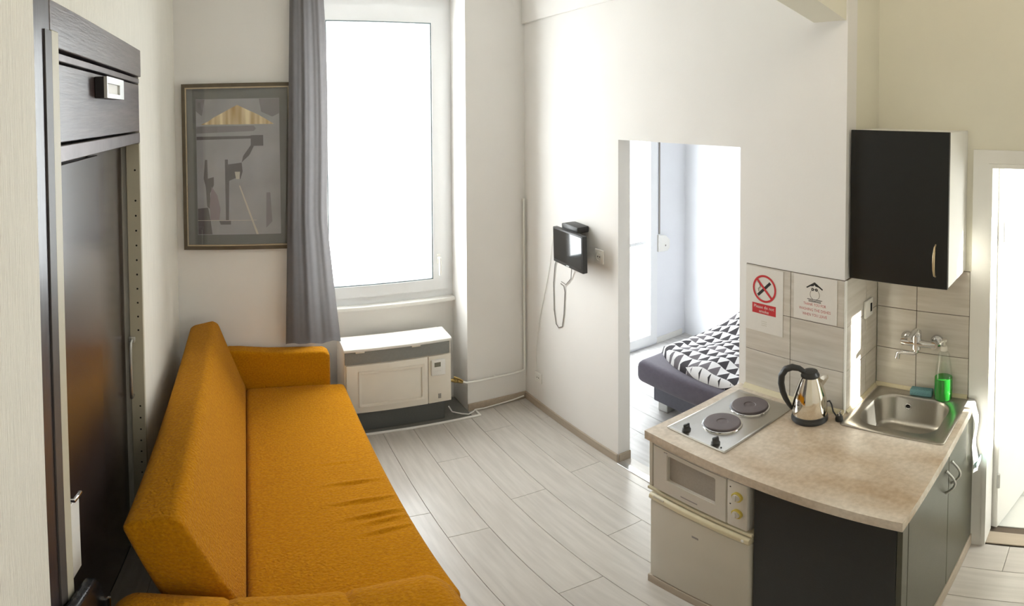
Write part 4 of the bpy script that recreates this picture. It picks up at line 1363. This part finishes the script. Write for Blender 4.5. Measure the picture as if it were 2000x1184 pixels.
def wallp(bm, pts, x, th=0.0005):
    """flat print on the wall, pts (y,z)"""
    return add_prism(bm, pts, 'X', x - th, x)


def text_bm(body, size, y_mid, z_mid, x, width=None):
    cu_ = bpy.data.curves.new('t', 'FONT')
    cu_.body = body
    cu_.size = size
    cu_.align_x = 'CENTER'
    cu_.align_y = 'CENTER'
    cu_.resolution_u = 2
    ob = bpy.data.objects.new('t', cu_)
    COL.objects.link(ob)
    bpy.context.view_layer.update()
    dg = bpy.context.evaluated_depsgraph_get()
    me = bpy.data.meshes.new_from_object(ob.evaluated_get(dg))
    bpy.data.objects.remove(ob)
    bpy.data.curves.remove(cu_)
    bm = new()
    bm.from_mesh(me)
    bpy.data.meshes.remove(me)
    xs = [v.co.x for v in bm.verts]
    k = (width / (max(xs) - min(xs))) if width else 1.0
    for v in bm.verts:
        v.co = Vector((x, y_mid - v.co.x * k, z_mid + v.co.y))
    return bm


def ring_bm(bm, cy, cz, r0, r1, x, n=40, th=0.0005):
    a = [[bm.verts.new((x - d, cy + r * math.cos(2 * PI * k / n), cz + r * math.sin(2 * PI * k / n))) for k in range(n)] for r, d in ((r0, 0), (r0, th), (r1, th), (r1, 0))]
    for p, q in zip(a, a[1:] + a[:1]):
        for k in range(n):
            bm.faces.new((p[k], p[(k + 1) % n], q[(k + 1) % n], q[k]))
    bmesh.ops.recalc_face_normals(bm, faces=bm.faces)


s1 = thing('no_smoking_notice', 'white sheet with red no-smoking symbol and red banner on the tiles', 'sign', (XW, 1.358, 1.205))
sheet = box('sheet', XW - 0.0011, XW - 0.0001, 1.2595, 1.4585, 1.2055, 1.5045, 'paper', s1)
cy, cz = 1.358, 1.411
bm = new()
wallp(bm, [(cy + 0.0394, cz - 0.0286), (cy + 0.0306, cz - 0.0376), (cy - 0.036, cz + 0.027), (cy - 0.027, cz + 0.036)], XW - 0.0012)
obj('cigarette', bm, 'ink_black', sheet)
bm = new()
add_tube(bm, [(XW - 0.0015, cy + 0.030, cz - 0.016), (XW - 0.0015, cy + 0.033, cz - 0.002), (XW - 0.0015, cy + 0.022, cz + 0.010), (XW - 0.0015, cy + 0.028, cz + 0.022), (XW - 0.0015, cy + 0.040, cz + 0.028)], [0.002, 0.0026, 0.0032, 0.003, 0.002], 6, True, 0.2)
obj('smoke', bm, 'ink_grey', sheet)
bm = new()
ring_bm(bm, cy, cz, 0.0535, 0.063, XW - 0.0018)
c45, w_ = 0.0395, 0.0036
wallp(bm, [(cy + c45 + w_, cz + c45 - w_), (cy + c45 - w_, cz + c45 + w_), (cy - c45 - w_, cz - c45 + w_), (cy - c45 + w_, cz - c45 - w_)], XW - 0.0019)
obj('prohibition_ring', bm, 'ink_red', sheet)
bm = new()
wallp(bm, [(1.4235, 1.2925), (1.4235, 1.3395), (1.2965, 1.3395), (1.2965, 1.2925)], XW - 0.0012)
bn = obj('banner', bm, 'ink_red', sheet)
obj('lettering', text_bm('Please do not', 0.021, 1.360, 1.3245, XW - 0.0021, 0.108), 'paper', bn)
obj('lettering', text_bm('smoke', 0.021, 1.360, 1.3045, XW - 0.0021, 0.052), 'paper', bn)
bm = new()
for dz in (0.0, 0.009, 0.018):
    wallp(bm, [(1.373, 1.238 + dz), (1.373, 1.241 + dz), (1.345, 1.241 + dz), (1.345, 1.238 + dz)], XW - 0.0012)
obj('small_print', bm, 'print_pale', sheet)

s2 = thing('dishes_notice', 'white sheet with a small house drawing and red thank-you lettering on the tiles', 'sign', (XW, 1.10, 1.313))
sheet = box('sheet', XW - 0.0011, XW - 0.0001, 0.9965, 1.2045, 1.3135, 1.5085, 'paper', s2)
bm = new()
wallp(bm, [(1.140, 1.4555), (1.143, 1.4600), (1.103, 1.4855), (1.103, 1.4770)], XW - 0.0012)
wallp(bm, [(1.066, 1.4555), (1.063, 1.4600), (1.103, 1.4855), (1.103, 1.4770)], XW - 0.0013)
wallp(bm, [(1.121, 1.470), (1.103, 1.4835), (1.085, 1.470), (1.085, 1.466), (1.098, 1.468), (1.103, 1.474), (1.108, 1.468), (1.121, 1.466)], XW - 0.0015)
obj('roof_drawing', bm, 'ink_black', sheet)
bm = new()
ring_bm(bm, 1.102, 1.4315, 0.0215, 0.0235, XW - 0.0012)
obj('round_drawing', bm, 'ink_grey', sheet)
bm = new()
for y in (1.112, 1.094):
    ring_bm(bm, y, 1.4535, 0.003, 0.0065, XW - 0.0014, 16)
obj('window_drawing', bm, 'ink_black', sheet)
bm = new()
for z, w in ((1.4085, 0.036), (1.4030, 0.030), (1.3985, 0.030)):
    wallp(bm, [(1.102 + w, z), (1.102 + w, z + 0.0022), (1.102 - w, z + 0.0022), (1.102 - w, z)], XW - 0.0012)
obj('line_drawing', bm, 'ink_black', sheet)
for body, z, w in (('THANK YOU FOR', 1.3865, 0.108), ('WASHING THE DISHES', 1.3630, 0.152), ('WHEN YOU LEAVE', 1.3405, 0.118)):
    obj('lettering', text_bm(body, 0.0175, 1.102, z, XW - 0.0014, w), 'ink_rose', sheet)

# fill lamp added above the kitchen side, out of view, to even out the light
cl = thing('fill_lamp', 'added frosted globe fill lamp, unseen, above the kitchen side', 'lamp', (1.15, 0.35, 2.86))
em = bpy.data.materials.new('fill_lamp_glass')
em.use_nodes = True
en = em.node_tree
ep = en.nodes['Principled BSDF']
ep.inputs['Base Color'].default_value = (0.9, 0.88, 0.82, 1)
ep.inputs['Emission Color'].default_value = (1.0, 0.92, 0.78, 1)
ep.inputs['Emission Strength'].default_value = 7.5
MATS['fill_lamp_glass'] = em
bm = add_lathe(new(), [(0, 2.86)] + [(0.13 * math.sin(PI * k / 16), 2.99 - 0.13 * math.cos(PI * k / 16)) for k in range(1, 15)] + [(0.05, 3.11)], 1.15, 0.35, 32)
obj('globe', bm, 'fill_lamp_glass', cl, 180)
obj('stem', add_tube(new(), [(1.15, 0.35, 3.11), (1.15, 0.35, CEIL - 0.02)], 0.008, 10), 'white_paint', cl, 60)
obj('ceiling_rose', add_lathe(new(), [(0, CEIL - 0.035), (0.03, CEIL - 0.034), (0.05, CEIL - 0.012), (0.05, CEIL - 0.0005), (0, CEIL - 0.0005)], 1.15, 0.35, 24), 'white_paint', cl, 40)
